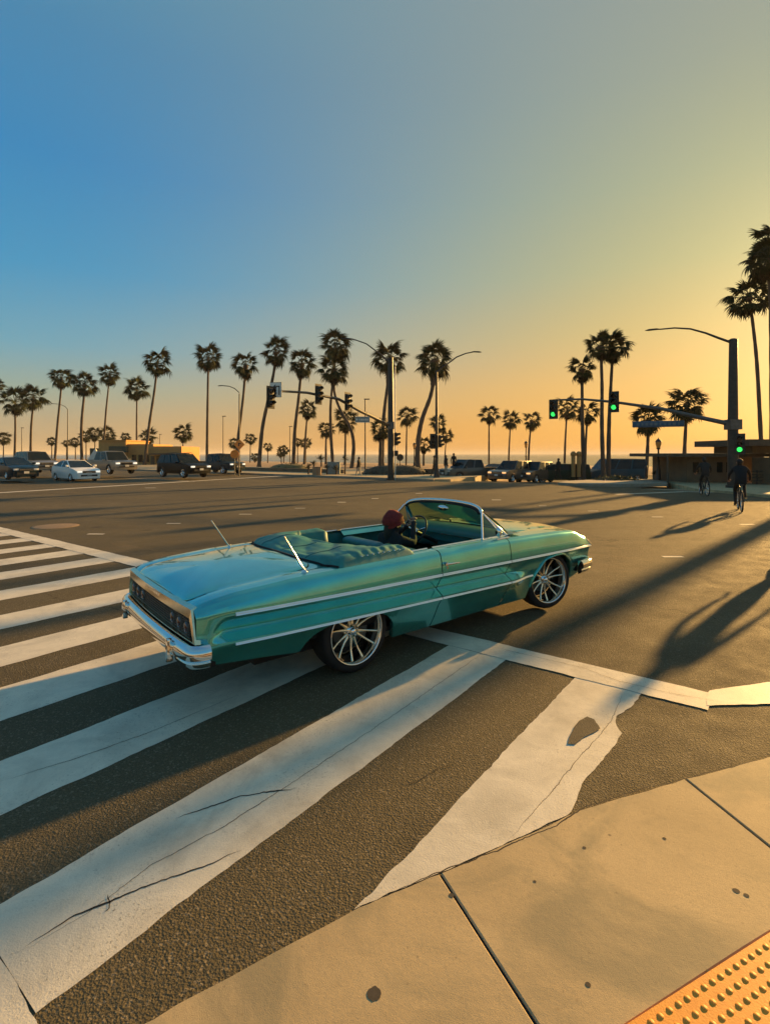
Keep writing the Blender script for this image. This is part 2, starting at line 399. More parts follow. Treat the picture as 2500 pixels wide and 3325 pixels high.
# ---------------------------------------------------------------- mesh helpers
class MB:
    def __init__(s): s.v, s.f, s.m, s.sm = [], [], [], []
    def add(s, vs, fs, mi=0, smooth=False):
        o = len(s.v); s.v += [tuple(v) for v in vs]
        for f in fs:
            s.f.append(tuple(i + o for i in f)); s.m.append(mi); s.sm.append(smooth)
    def box(s, c, d, rot=0.0, mi=0, M=None, taper=1.0):
        hx, hy, hz = d[0] / 2, d[1] / 2, d[2] / 2
        vs = []
        for z in (-hz, hz):
            k = taper if z > 0 else 1.0
            for x, y in ((-hx, -hy), (hx, -hy), (hx, hy), (-hx, hy)):
                p = Vector((x * k, y * k, z))
                if M is not None: p = M @ p
                elif rot:
                    p = Vector((p.x * math.cos(rot) - p.y * math.sin(rot), p.x * math.sin(rot) + p.y * math.cos(rot), p.z))
                vs.append(p + Vector(c))
        s.add(vs, [(0, 3, 2, 1), (4, 5, 6, 7), (0, 1, 5, 4), (1, 2, 6, 5), (2, 3, 7, 6), (3, 0, 4, 7)], mi)
    def tube(s, pts, rad, seg=8, mi=0, caps=True, sq=(1, 1), closed=False):
        pts = [Vector(p) for p in pts]; n = len(pts)
        rads = rad if isinstance(rad, (list, tuple)) else [rad] * n
        vs, fs = [], []; up = Vector((0, 0, 1)); prev = None
        for i, p in enumerate(pts):
            if closed: d = pts[(i + 1) % n] - pts[i - 1]
            else: d = pts[min(i + 1, n - 1)] - pts[max(i - 1, 0)]
            d.normalize()
            if prev is None:
                a = up if abs(d.z) < 0.9 else Vector((1, 0, 0))
                x = d.cross(a).normalized()
            else:
                x = (prev - d * prev.dot(d)).normalized()
            prev = x; y = d.cross(x)
            for k in range(seg):
                t = 2 * PI * k / seg
                vs.append(p + x * math.cos(t) * rads[i] * sq[0] + y * math.sin(t) * rads[i] * sq[1])
        for i in range(n if closed else n - 1):
            j = (i + 1) % n
            for k in range(seg):
                k2 = (k + 1) % seg
                fs.append((i * seg + k, i * seg + k2, j * seg + k2, j * seg + k))
        s.add(vs, fs, mi, True)
        if caps and not closed:
            s.add(vs[:seg], [tuple(range(seg))[::-1]], mi); s.add(vs[-seg:], [tuple(range(seg))], mi)
    def lathe(s, prof, seg=24, mi=0, M=None, smooth=True):      # prof: (radius, height) about local z
        vs, fs = [], []
        for r, h in prof:
            for k in range(seg):
                t = 2 * PI * k / seg; p = Vector((r * math.cos(t), r * math.sin(t), h))
                vs.append(M @ p if M is not None else p)
        for i in range(len(prof) - 1):
            for k in range(seg):
                k2 = (k + 1) % seg
                fs.append((i * seg + k, i * seg + k2, (i + 1) * seg + k2, (i + 1) * seg + k))
        s.add(vs, fs, mi, smooth)
    def prism(s, poly, z0, z1, mi=0):
        n = len(poly)
        vs = [(p[0], p[1], z0) for p in poly] + [(p[0], p[1], z1) for p in poly]
        fs = [tuple(range(n))[::-1], tuple(range(n, 2 * n))] + [(i, (i + 1) % n, n + (i + 1) % n, n + i) for i in range(n)]
        s.add(vs, fs, mi)
    def grid(s, P, nu, nv, mi=0, smooth=True, skip=None):
        vs = [P(i, j) for i in range(nu) for j in range(nv)]
        fs = []
        for i in range(nu - 1):
            for j in range(nv - 1):
                if skip and skip(i, j): continue
                fs.append((i * nv + j, (i + 1) * nv + j, (i + 1) * nv + j + 1, i * nv + j + 1))
        s.add(vs, fs, mi, smooth)
    def mesh(s, name, mats, merge=False, sharp=None):
        me = bpy.data.meshes.new(name); me.from_pydata(s.v, [], s.f)
        for mm in (mats if isinstance(mats, (list, tuple)) else [mats]): me.materials.append(MATS[mm])
        me.polygons.foreach_set('material_index', s.m); me.polygons.foreach_set('use_smooth', s.sm)
        me.update()
        if merge:
            bm = bmesh.new(); bm.from_mesh(me)
            bmesh.ops.remove_doubles(bm, verts=bm.verts, dist=1e-5)
            bmesh.ops.dissolve_degenerate(bm, dist=1e-6, edges=bm.edges)
            bm.to_mesh(me); bm.free()
        if sharp: me.set_sharp_from_angle(angle=math.radians(sharp))
        return me
    def build(s, name, mats, parent=None, merge=False, sharp=None, **kw):
        o = bpy.data.objects.new(name, s.mesh(name, mats, merge, sharp)); col.objects.link(o)
        if parent is not None: o.parent = parent
        tag(o, **kw)
        return o
def tag(o, label=None, cat=None, group=None, kind=None):
    if label: o['label'] = label
    if cat: o['category'] = cat
    if group: o['group'] = group
    if kind: o['kind'] = kind
def empty(name, loc=(0, 0, 0), rz=0.0, label=None, cat=None, group=None):
    o = bpy.data.objects.new(name, None); col.objects.link(o)
    o.location = loc; o.rotation_euler = (0, 0, rz); tag(o, label, cat, group)
    return o
def inst(name, me, parent=None, loc=(0, 0, 0), rot=(0, 0, 0), scale=(1, 1, 1), **kw):
    o = bpy.data.objects.new(name, me); col.objects.link(o)
    if parent is not None: o.parent = parent
    o.location = loc; o.rotation_euler = rot; o.scale = scale
    tag(o, **kw)
    return o
def bevel_mesh(o, w, seg=2, ang=30):
    bm = bmesh.new(); bm.from_mesh(o.data)
    bmesh.ops.remove_doubles(bm, verts=bm.verts, dist=1e-5)
    es = [e for e in bm.edges if len(e.link_faces) == 2 and e.calc_face_angle(0) > math.radians(ang)]
    bmesh.ops.bevel(bm, geom=es, offset=w, segments=seg, affect='EDGES', profile=0.6, clamp_overlap=True)
    for f in bm.faces: f.smooth = True
    bm.to_mesh(o.data); bm.free()
    o.data.set_sharp_from_angle(angle=math.radians(42))
def lerp_tab(t, x):
    if x <= t[0][0]: return t[0][1]
    for (a, b), (c, d) in zip(t, t[1:]):
        if x <= c: return b + (d - b) * (x - a) / (c - a) if c > a else d
    return t[-1][1]

# ---------------------------------------------------------------- the ground
def sheet(name, poly, z, m, kind='structure', parent=None, **kw):
    b = MB(); b.add([(p[0], p[1], z) for p in poly], [tuple(range(len(poly)))])
    return b.build(name, m, parent, kind=kind, **kw)

# sea and beach
b = MB()
vs = [uv(-9000, 235, -3.6), uv(9000, 235, -3.6), uv(6000, 10000, -3.6), uv(-9000, 10000, -3.6)]
b.add(vs, [(0, 1, 2, 3)]); b.build('sea', 'sea_water', kind='structure')
b = MB()
us = sorted([-5000, -2500, -900, -500] + [-300 + 12 * i for i in range(51)] + [500, 1200, 3000] + [-26, -25, -23.5, -22, -20, -17, -14, -10, -7, -5.5, -4, -2.5])
vv = [-1500, -400, -100, -40, 0, 20, 32.6, 34, 35.5, 37, 38.5, 40, 41.6, 50, 61, 64, 67, 70, 75, 82, 90, 98, 106, 114, 122, 130, 140, 155, 170, 190, 210, 230, 245, 255, 275]
def tp(i, j):
    p = uv(us[i], vv[j]); z = terrain(p.x, p.y)
    if vv[j] > 140: z = -3.02 + 0.16 * noise.noise(Vector((p.x * 0.03, p.y * 0.03, 0))) - (0.9 if vv[j] >= 255 else 0) - (0.30 if vv[j] > 240 else 0)
    return (p.x, p.y, z)
b.grid(tp, len(us), len(vv)); b.build('beach', 'sand', kind='structure')

# the asphalt of the intersection
road = [uv(-700, -60, 0), uv(300, -60, 0), uv(300, 32.4, 0), uv(-700, 32.4, 0)]
sheet('road', [(p.x, p.y) for p in road], 0.0, 'asphalt')
b = MB()
def srp(i, j):
    v = 32.38 + 1.0 * i; u0 = -18.9 - 2.6 * smooth((v - 33) / 14); u1 = -6.4
    p = uv(u0 + (u1 - u0) * j / 8, v); return (p.x, p.y, terrain(p.x, p.y) + 0.019 + (0.03 if i else 0))
b.grid(srp, 34, 9); b.build('side_road', 'asphalt', kind='structure')

# painted crosswalk with worn, slightly wandering edges
def strip(p0, p1, w0, w1=None, z=0.004, step=0.05, jit=0.012, seed=0, clip=None):
    """a painted band between two uv points, as a sheet with uneven edges; w is full width"""
    w1 = w1 or w0
    a, c = Vector(p0), Vector(p1); d = (c - a); L = d.length; d.normalize(); n = Vector((-d.y, d.x))
    k = max(2, int(L / step)); left, right = [], []
    for i in range(k + 1):
        t = i / k; w = w0 + (w1 - w0) * t; p = a + d * (L * t)
        j1 = noise.noise(Vector((p.x * 3.1 + seed, p.y * 3.1, 1.7))) * jit + noise.noise(Vector((p.x * 17 + seed, p.y * 17, 4.7))) * jit * 0.6
        j2 = noise.noise(Vector((p.x * 3.1 + seed, p.y * 3.1, 7.7))) * jit + noise.noise(Vector((p.x * 17 + seed, p.y * 17, 9.7))) * jit * 0.6
        left.append(p + n * (w / 2 + j1)); right.append(p - n * (w / 2 + j2))
    vs, fs = [], []
    for l, r in zip(left, right):
        for q in (l, r):
            P = uv(q.x, q.y, z); vs.append(P)
    for i in range(k): fs.append((2 * i, 2 * i + 1, 2 * i + 3, 2 * i + 2))
    return vs, fs
cross = bpy.data.objects.new('crosswalk', None); col.objects.link(cross); cross['kind'] = 'structure'
def band(name, *a, m='road_paint', parent=cross, **k):
    b = MB(); b.add(*strip(*a, **k)); return b.build(name, m, parent)
band('edge_line', (-17.0, 4.90), (-0.45, 4.90), 0.36, z=0.0065, jit=0.014)
band('edge_line', (-17.0, 0.555), (-2.02, 0.555), 0.35, z=0.0065, jit=0.014)
barsu = [(-2.42, 0.63), (-3.70, 0.60), (-4.93, 0.66), (-6.08, 0.60), (-7.32, 0.62), (-8.70, 0.60), (-10.08, 0.62), (-11.34, 0.64), (-12.6, 0.56), (-13.9, 0.6), (-15.2, 0.6)]
for i, (u, w) in enumerate(barsu):
    band('bar', (u, 0.74), (u, 4.725), w, seed=i * 11, z=0.003)
# the bar next to the kerb runs out in a point where the asphalt meets the pavement
wedge = [(-1.475, 1.74), (-1.47, 2.1), (-1.465, 2.45), (-1.475, 2.75), (-1.465, 3.05), (-1.47, 3.5), (-1.455, 4.0), (-1.46, 4.4), (-1.45, 4.725),
         (-0.92, 4.725), (-0.93, 4.45), (-0.99, 4.2), (-0.955, 4.05), (-0.90, 3.97), (-0.905, 3.7), (-0.93, 3.45), (-0.955, 3.25), (-0.93, 3.05), (-0.925, 2.93),
         (-1.02, 2.70), (-1.14, 2.44), (-1.30, 2.10), (-1.40, 1.90)]
def ragged(pts, amp, step=0.035, seed=0):
    out = []
    n = len(pts)
    for i in range(n):
        a, c = Vector(pts[i]), Vector(pts[(i + 1) % n]); k = max(1, int((c - a).length / step))
        for j in range(k):
            p = a.lerp(c, j / k)
            out.append((p.x + noise.noise(Vector((p.x * 14, p.y * 14, seed))) * amp, p.y + noise.noise(Vector((p.x * 14, p.y * 14, seed + 9))) * amp))
    return out
def uvpoly(name, pts, z, m, parent=None, amp=0.0, seed=0, kind=None):
    if amp: pts = ragged(pts, amp, seed=seed)
    b = MB(); b.add([uv(p[0], p[1], z) for p in pts], [tuple(range(len(pts)))])
    return b.build(name, m, parent, kind=kind)
uvpoly('bar', wedge, 0.0035, 'road_paint', cross, amp=0.011, seed=3)
# the line of the next crosswalk
uvpoly('edge_line', [(-0.47, 4.80), (-0.07, 5.13), (0.6, 5.75), (1.8, 6.9), (1.55, 7.25), (0.3, 6.0), (-0.08, 5.62), (-0.48, 5.12)], 0.0085, 'road_paint', cross, amp=0.010, seed=5)
# a tar patch on the wedge and hairline cracks
pt = [to_uv(*gd(x, y).xy) for x, y in ((1228, 1598), (1238, 1578), (1250, 1560), (1268, 1551), (1283, 1557), (1297, 1577), (1284, 1585), (1262, 1595), (1243, 1611), (1226, 1610))]
uvpoly('tar_patch', pt, 0.009, 'tar', None, amp=0.006, kind='structure')
def crack(pts, w, z=0.0050, seed=0):
    P = [Vector(to_uv(*gd(x, y).xy)) for x, y in pts]
    b = MB(); vs = []
    fine = []
    for a, c in zip(P, P[1:]):
        k = max(2, int((c - a).length / 0.02))
        for j in range(k): fine.append(a.lerp(c, j / k))
    fine.append(P[-1])
    n = len(fine)
    for i, p in enumerate(fine):
        d = fine[min(i + 1, n - 1)] - fine[max(i - 1, 0)]; d.normalize(); q = Vector((-d.y, d.x))
        off = noise.noise(Vector((p.x * 9, p.y * 9, seed))) * 0.010 + noise.noise(Vector((p.x * 40, p.y * 40, seed))) * 0.007
        ww = w * (0.55 + 0.9 * max(0, noise.noise(Vector((p.x * 7, p.y * 7, seed + 5)))) + 0.3) * min(1, 6 * min(i, n - 1 - i) / n + 0.1)
        vs += [uv(*(p + q * (off + ww)), z), uv(*(p + q * (off - ww)), z)]
    b.add(vs, [(2 * i, 2 * i + 1, 2 * i + 3, 2 * i + 2) for i in range(n - 1)])
    b.build('road_crack', 'crack', None, kind='structure')
crack([(0, 2075), (70, 2045), (180, 1980), (330, 1870), (480, 1790), (620, 1700), (830, 1560), (960, 1470), (1060, 1400)], 0.0016, seed=1)
crack([(55, 2050), (150, 1985), (215, 1960), (260, 1940), (360, 1900), (440, 1875), (520, 1838)], 0.0036, seed=2)
crack([(232, 1935), (238, 1950), (236, 1965), (225, 1972)], 0.0025, seed=3)
crack([(870, 1698), (905, 1690), (930, 1672), (950, 1660), (985, 1652)], 0.0025, seed=4)
crack([(1100, 1815), (1140, 1770), (1190, 1715), (1250, 1640), (1320, 1560), (1345, 1500)], 0.0014, seed=5)
crack([(1060, 1398), (1150, 1420), (1260, 1445), (1340, 1475), (1450, 1500), (1560, 1520)], 0.002, seed=6, z=0.0095)
crack([(0, 1690), (150, 1645), (320, 1585), (520, 1500)], 0.002, seed=8)
crack([(760, 1975), (850, 1935), (960, 1888), (1080, 1842), (1200, 1790), (1260, 1752), (1380, 1712), (1480, 1688), (1663, 1640)], 0.0035, seed=9, z=0.0162)
crack([(380, 1770), (520, 1722), (640, 1705)], 0.004, seed=14)

# short dashes that guide turning traffic, stop line, lane lines
def dash(x, y, wpx, wm=0.11, ang=None):
    p = gd(x, y); L = wpx / FPX * p.y
    a = Vector((p.x - L / 2, p.y)); c = Vector((p.x + L / 2, p.y + (ang or 0) * L))
    A, C = to_uv(*a), to_uv(*c)
    bb = MB(); bb.add(*strip(A, C, wm, z=0.005, step=0.1, jit=0.006, seed=x)); return bb.build('lane_dash', 'road_paint', None, kind='structure')
for x, y, w in ((207, 1154, 36), (375, 1131, 30), (530, 1111, 27), (648, 1098, 22), (738, 1085, 18), (810, 1077, 15), (1453, 1203, 44), (1613, 1133, 30), (1420, 1117, 24),
                (1281, 1104, 22), (1072, 1080, 20), (1172, 1093, 16), (905, 1066, 14), (325, 1054, 24)):
    dash(x, y, w, 0.12 if y > 1090 else 0.2)
def line_px(name, pts, w, z=0.005):
    bb = MB()
    for (x0, y0), (x1, y1) in zip(pts, pts[1:]):
        a, c = gd(x0, y0), gd(x1, y1)
        bb.add(*strip(to_uv(a.x, a.y), to_uv(c.x, c.y), w, z=z, step=0.5, jit=0.01))
    return bb.build(name, 'road_paint', None, kind='structure')
line_px('stop_line', [(-60, 1068), (336, 1044.3), (470, 1036), (610, 1028)], 0.5)
line_px('lane_line', [(215, 1030), (300, 1034), (420, 1040.0)], 0.14)
line_px('lane_line', [(0, 1037), (60, 1040)], 0.14)
line_px('lane_line', [(1330, 1068), (1480, 1062), (1570, 1064)], 0.25)
bb = MB(); c = gd(120, 1137)
bb.lathe([(0.001, 0.012), (0.50, 0.012), (0.56, 0.006), (0.57, 0.001)], 32, M=Matrix.Translation((c.x, c.y, 0)))
mat('manhole_sunlit', (0.25, 0.165, 0.075), 0.7, var=0.25, scale=9, bump=0.5, bscale=40)  # orange of the low sun put into the cover's colour
bb.build('manhole_cover', 'manhole_sunlit', label='round orange-lit manhole cover in the asphalt beyond the crosswalk at the left', cat='manhole cover')

# near pavement: slabs round the kerb curve, tactile panel
K = [(-2.42, -1.6), (-2.25, -0.9), (-2.08, -0.1), (-1.92, 0.45), (-1.72, 1.05), (-1.46, 1.75), (-1.27, 2.12), (-0.88, 2.97), (-0.46, 3.62), (-0.06, 4.22), (0.55, 4.85), (1.4, 5.45), (2.6, 5.9), (4.2, 6.1)]
INN = [(-1.5, -1.9), (-1.3, -1.0), (-1.15, -0.3), (-0.98, 0.35), (-0.80, 0.95), (-0.62, 1.52), (-0.56, 1.69), (-0.12, 2.52), (0.17, 3.06), (0.62, 3.55), (1.15, 4.05), (1.9, 4.55), (2.9, 4.95), (4.3, 5.1)]
sw = bpy.data.objects.new('pavement', None); col.objects.link(sw); sw['kind'] = 'structure'
def slab(idx, inner=INN, outer=K, name='slab', m='concrete', z=0.016, gap=0.006, rag=True):
    o = [Vector(outer[i]) for i in idx]; n = [Vector(inner[i]) for i in idx]
    # densify
    def dens(P):
        out = []
        for a, c in zip(P, P[1:]):
            for j in range(8): out.append(a.lerp(c, j / 8))
        out.append(P[-1]); return out
    o, n = dens(o), dens(n)
    d0 = (o[0] - n[0]).normalized(); d1 = (o[-1] - n[-1]).normalized()
    t0 = (o[1] - o[0]).normalized(); t1 = (o[-1] - o[-2]).normalized()
    o[0] = o[0] + t0 * gap; n[0] = n[0] + t0 * gap; o[-1] = o[-1] - t1 * gap; n[-1] = n[-1] - t1 * gap
    if rag:
        o = [p + Vector((noise.noise(Vector((p.x * 20, p.y * 20, 1))), noise.noise(Vector((p.x * 20, p.y * 20, 5))))) * 0.008 for p in o]
    poly = o + n[::-1]
    b = MB(); N = len(poly)
    ctr = sum(poly, Vector((0, 0))) / N
    top = [uv(*(p + (ctr - p).normalized() * 0.006), z) for p in poly]; mid = [uv(*p, z - 0.006) for p in poly]; bot = [uv(*p, -0.1) for p in poly]
    b.add(top + mid + bot, [tuple(range(N))[::-1]] + [(i, (i + 1) % N, N + (i + 1) % N, N + i) for i in range(N)] + [(N + i, N + (i + 1) % N, 2 * N + (i + 1) % N, 2 * N + i) for i in range(N)])
    return b.build(name, m, sw)
for idx in ((0, 1, 2), (2, 3, 4, 5, 6), (6, 7, 8), (8, 9, 10), (10, 11, 12, 13)):
    slab(idx)
INN2 = [(0.6, -2.4), (0.7, -1.4), (0.75, -0.9), (0.8, -0.4), (0.6, 0.5), (0.3, 1.1), (0.26, 1.22), (0.72, 2.03), (0.99, 2.62), (1.5, 2.9), (2.2, 3.2), (2.8, 3.5), (3.6, 3.8), (4.6, 4.0)]
for idx in ((0, 1, 2), (2, 3, 4, 5, 6), (8, 9, 10), (10, 11, 12, 13)):
    slab(idx, INN2, INN, rag=False)
base = [uv(*p, 0.006) for p in K] + [uv(6, 4.5, 0.006), uv(6, -3, 0.006), uv(0, -4, 0.006)]
b = MB(); b.add(base, [tuple(range(len(base)))]); b.build('pavement_bed', 'crack', sw)
# tactile panel with truncated domes
A, B, Cc, Dd = Vector((-0.56, 1.69)), Vector((0.17, 3.06)), Vector((0.99, 2.62)), Vector((0.26, 1.22))
ctr = (A + B + Cc + Dd) / 4
tp_ = [p + (ctr - p).normalized() * 0.008 for p in (A, B, Cc, Dd)]
b = MB(); q = [uv(*p, 0.021) for p in tp_]; q2 = [uv(*(p - (ctr - p).normalized() * 0.003), 0.017) for p in tp_]; q3 = [uv(*p, -0.05) for p in tp_]
b.add(q + q2 + q3, [(3, 2, 1, 0)] + [(i, (i + 1) % 4, 4 + (i + 1) % 4, 4 + i) for i in range(4)] + [(4 + i, 4 + (i + 1) % 4, 8 + (i + 1) % 4, 8 + i) for i in range(4)])
tpan = b.build('tactile_panel', 'tactile', sw)
bd = MB(); bd.lathe([(0.0120, 0.0), (0.0105, 0.0018), (0.0080, 0.0031), (0.0005, 0.0036)], 12)
dome = bd.mesh('dome', 'tactile')
e1 = (B - A).normalized(); e2 = Vector((e1.y, -e1.x))
rest = MB(); nd = 0
Lp = (B - A).length
cand = []
for i in range(60):
    for j in range(18):
        a_ = 0.035 + i * 0.047; c_ = 0.035 + j * 0.047
        if a_ > Lp - 0.03 or c_ > 0.90: continue
        a_ += 0.0235 * (j % 2)
        p = A + e1 * a_ + e2 * c_
        W = uv(*p, 0.021)
        cand.append(((W.x - 1.2) ** 2 + (W.y - 2.0) ** 2 if (W.x - 0.0) * 1.366 > 0 else 99, W))
cand.sort(key=lambda t: t[0])
for k, (dd, W) in enumerate(cand):
    if k < 290: inst('dome', dome, sw, loc=W)
    else: rest.lathe([(0.0120, 0.0), (0.0105, 0.0018), (0.0080, 0.0031), (0.0005, 0.0036)], 8, M=Matrix.Translation(W))
if rest.v: rest.build('dome', 'tactile', sw, kind='stuff')

# gum spots and stains pressed flat on the slabs
mat('gum', (0.055, 0.045, 0.032), 0.9, var=0.3, scale=60)
for x, y, rr_ in ((808, 2148, 0.026), (975, 1935, 0.012), (1435, 1812, 0.009), (1612, 1935, 0.011), (1262, 1832, 0.009), (1270, 2128, 0.010), (1590, 1925, 0.014), (1155, 1905, 0.007), (1530, 2100, 0.008)):
    q_ = gd(x, y, 0.0165); bb = MB(); n_ = 18
    bb.add([(q_.x + math.cos(2 * PI * k / n_) * rr_ * (1 + .25 * noise.noise(Vector((k * .9, x, 0)))), q_.y + math.sin(2 * PI * k / n_) * rr_ * (1 + .25 * noise.noise(Vector((k * .9, y, 4)))), 0.0172) for k in range(n_)], [tuple(range(n_))])
    bb.build('gum_spot', 'gum', sw)
# far pavements with kerbs
def pave(name, pts, h=0.14, m='concrete'):
    b = MB(); poly = [(p.x, p.y) for p in pts]; b.prism(poly, -1.2, h); return b.build(name, m, None, kind='structure')
pave('far_pavement', [uv(-400, 32.5), uv(-20.2, 32.5), uv(-19.2, 33.4), uv(-19.4, 36), uv(-21, 44), uv(-21.5, 50), uv(-24, 50), uv(-400, 36.5)])
bk = MB(); bk.box(uv(-210, 32.42, 0.075), (380, 0.16, 0.15), rot=TH)
bk.build('kerb', 'kerb_concrete', None, kind='structure')
# right-hand corner pavement
pr = [gd(1440, 1044), gd(1500, 1060), gd(1570, 1066), gd(1700, 1080), gd(1900, 1085)]
pave('corner_pavement', pr + [uv(40, 30), uv(40, 70), uv(-6.0, 66)], 0.12, 'concrete')

# ---------------------------------------------------------------- the turquoise convertible
CAR = empty('convertible_car', (-0.787, 5.407, 0), 0.683, 'turquoise vintage convertible with chrome trim, its top folded, driving off over the crosswalk', 'car')
CAR.rotation_euler.y = -0.006
ZT = [(-1.47, 0.862), (-1.42, 0.884), (-1.32, 0.910), (-1.15, 0.935), (-0.68, 0.968), (-0.3, 0.978), (0.45, 0.992), (0.98, 1.0), (1.77, 1.005), (2.5, 0.995), (3.1, 0.980), (3.5, 0.955), (3.70, 0.925), (3.86, 0.885)]
ztop = lambda x: lerp_tab(ZT, x)
zu = lambda x: 0.792 - 0.0128 * (x + 1.19)
zl = lambda x: 0.585 - 0.0178 * (x + 1.19)
Wd = lambda x: lerp_tab([(-1.47, 0.918), (-1.40, 0.938), (-1.3, 0.952), (-0.9, 0.972), (0.0, 0.985), (2.2, 0.985), (3.2, 0.972), (3.6, 0.955), (3.86, 0.93)], x)
def zarch(x):
    sill = lerp_tab([(-1.47, 0.43), (-0.9, 0.375), (-0.58, 0.33), (-0.5, 0.26), (0.4, 0.20), (2.5, 0.205), (3.4, 0.28), (3.86, 0.40)], x)
    z = sill
    if -0.62 < x < 0.44:
        t = (x + 0.09) / (0.53 if x > -0.09 else 0.53)
        z = max(z, 0.20 + 0.355 * (1 - abs(t) ** 2.6) ** (1 / 2.2))
        z = min(z, zl(x) - 0.028)
    if 2.58 < x < 3.46:
        t = (x - 3.02) / 0.44
        z = max(z, 0.24 + 0.455 * (1 - abs(t) ** 2.3) ** (1 / 2.3))
    return z
def yside(x, z):
    u_, l_, t_ = zu(x), zl(x), ztop(x)
    fade = min(1, max(0, (x + 1.40) / 0.16)) * 1.0
    fl = 1.0 if x < 2.5 else max(0.0, 1 - (x - 2.5) / 0.25)
    v = 0.092 * fade
    tab = [(0.18, 0.205), (0.30, 0.135), (l_ - 0.10, 0.064), (l_ - 0.04, 0.022), (l_ - 0.012, 0.004 + 0.02 * (1 - fade)), (l_ + 0.006, 0.003 + 0.02 * (1 - fade)),
           (l_ + 0.045, 0.066 * fade * fl + 0.02 * (1 - fl) + 0.01 * (1 - fade)), (l_ + 0.065, v * 1.05), (u_ - 0.016, 0.008 * fade), (u_ + 0.012, 0.0),
           (u_ + 0.6 * (t_ - u_) * 0.8, 0.010), (t_ - 0.045, 0.030), (t_ - 0.018, 0.046), (t_, 0.085)]
    o = lerp_tab(tab, z)
    if x > 2.1 and z < u_ - 0.016:                    # ahead of the door the side flattens out into the wheel opening
        k = smooth((x - 2.1) / 0.42); q = (u_ - 0.016 - z)
        o = o * (1 - k) + (0.008 + 0.042 * smooth(q / 0.07) + 0.34 * max(0.0, q - 0.14)) * k
    return Wd(x) - o
def rows(x):
    u_, l_, t_ = zu(x), zl(x), ztop(x)
    m = u_ + 0.5 * (t_ - u_)
    return [0.18, 0.22, 0.26, 0.30, 0.36, 0.42, l_ - 0.10, l_ - 0.04, l_ - 0.012, l_ + 0.006, l_ + 0.025, l_ + 0.045, l_ + 0.058, l_ + 0.07, l_ + 0.5 * (u_ - l_), u_ - 0.06, u_ - 0.014, u_ + 0.012,
            u_ + 0.03, m, t_ - 0.065, t_ - 0.045, t_ - 0.03, t_ - 0.018, t_ - 0.008, t_]
def front_x(x, z):                                # the fender tips slope back towards the hood
    if x > 3.4: return 3.4 + (x - 3.4) * (1.0 if z < zu(3.7) + 0.01 else 1.0 - 0.42 * min(1, (z - zu(3.7)) / 0.16))
    return x
def side_piece(b, x0, x1, sgn, step=0.035, mi=0, thick=True):
    xs = []
    k = max(2, int((x1 - x0) / step))
    for i in range(k + 1): xs.append(x0 + (x1 - x0) * i / k)
    R = [rows(x) for x in xs]; nr = len(R[0])
    def P(i, j):
        x = xs[i]; z = max(R[i][j], zarch(x)); return (front_x(x, z), sgn * yside(x, z), z)
    vs = [P(i, j) for i in range(len(xs)) for j in range(nr)]
    fs = []
    for i in range(len(xs) - 1):
        for j in range(nr - 1):
            q = (i * nr + j, (i + 1) * nr + j, (i + 1) * nr + j + 1, i * nr + j + 1)
            if R[i][j + 1] <= zarch(xs[i]) and R[i + 1][j + 1] <= zarch(xs[i + 1]): continue
            fs.append(q if sgn < 0 else q[::-1])
    b.add(vs, fs, mi, True)
    # lip turned inwards along the lower edge
    lo = [(front_x(x, zarch(x)), sgn * yside(x, zarch(x)), zarch(x)) for x in xs]
    li = [(p[0], p[1] - sgn * 0.05, p[2] + 0.012) for p in lo]
    n = len(xs); b.add(lo + li, [((i, i + 1, n + i + 1, n + i) if sgn < 0 else (i, n + i, n + i + 1, i + 1)) for i in range(n - 1)], mi, True)
# the shell: quarter panels, front fenders, deck, ledges
b = MB()
for s in (-1, 1):
    side_piece(b, -1.47, 0.953, s); side_piece(b, 2.068, 3.86, s)
def deckz(x, y):
    a = min(1.0, abs(y) / (Wd(x) - 0.085))
    z = ztop(x) + 0.030 * (1 - a * a) - (0.010 * math.exp(-((a - 0.80) / 0.05) ** 2) if x < 0 else 0.006 * math.exp(-((a - 0.72) / 0.06) ** 2))
    if x < 0: z += 0.022 * max(0.0, 1 - abs(y) / 0.62) * smooth((-0.25 - x) / 0.2)
    if x < -1.38: z -= 0.020 * ((-1.38 - x) / 0.09) ** 2
    return z
def deckgrid(b, x0, x1, y0, y1, nx, ny, dz=0.0, mi=0):
    def P(i, j):
        x = x0 + (x1 - x0) * i / (nx - 1); w = Wd(x) - 0.085
        yy = y0 + (y1 - y0) * j / (ny - 1); y = yy * w
        z = deckz(x, y) + dz
        return (front_x(x, z) , y, z)
    b.grid(P, nx, ny, mi)
deckgrid(b, -1.47, -0.28, -1, 1, 30, 41)
deckgrid(b, -0.28, 0.62, -1, -0.90, 12, 4); deckgrid(b, -0.28, 0.62, 0.90, 1, 12, 4)
deckgrid(b, 0.62, 0.956, -1, -0.915, 6, 3); deckgrid(b, 0.62, 0.956, 0.915, 1, 6, 3)
deckgrid(b, 2.066, 2.34, -1, -0.84, 6, 5); deckgrid(b, 2.066, 2.34, 0.84, 1, 6, 5)
deckgrid(b, 2.34, 3.86, -1, 1, 36, 41)
# closing faces: nose, tail, rocker underside
nose = [(3.86, 0.885)]
b.box((3.60, 0, 0.60), (0.04, 1.74, 0.40), mi=1)
shell = b.build('body', ['turquoise', 'under_dark'], CAR, sharp=38)

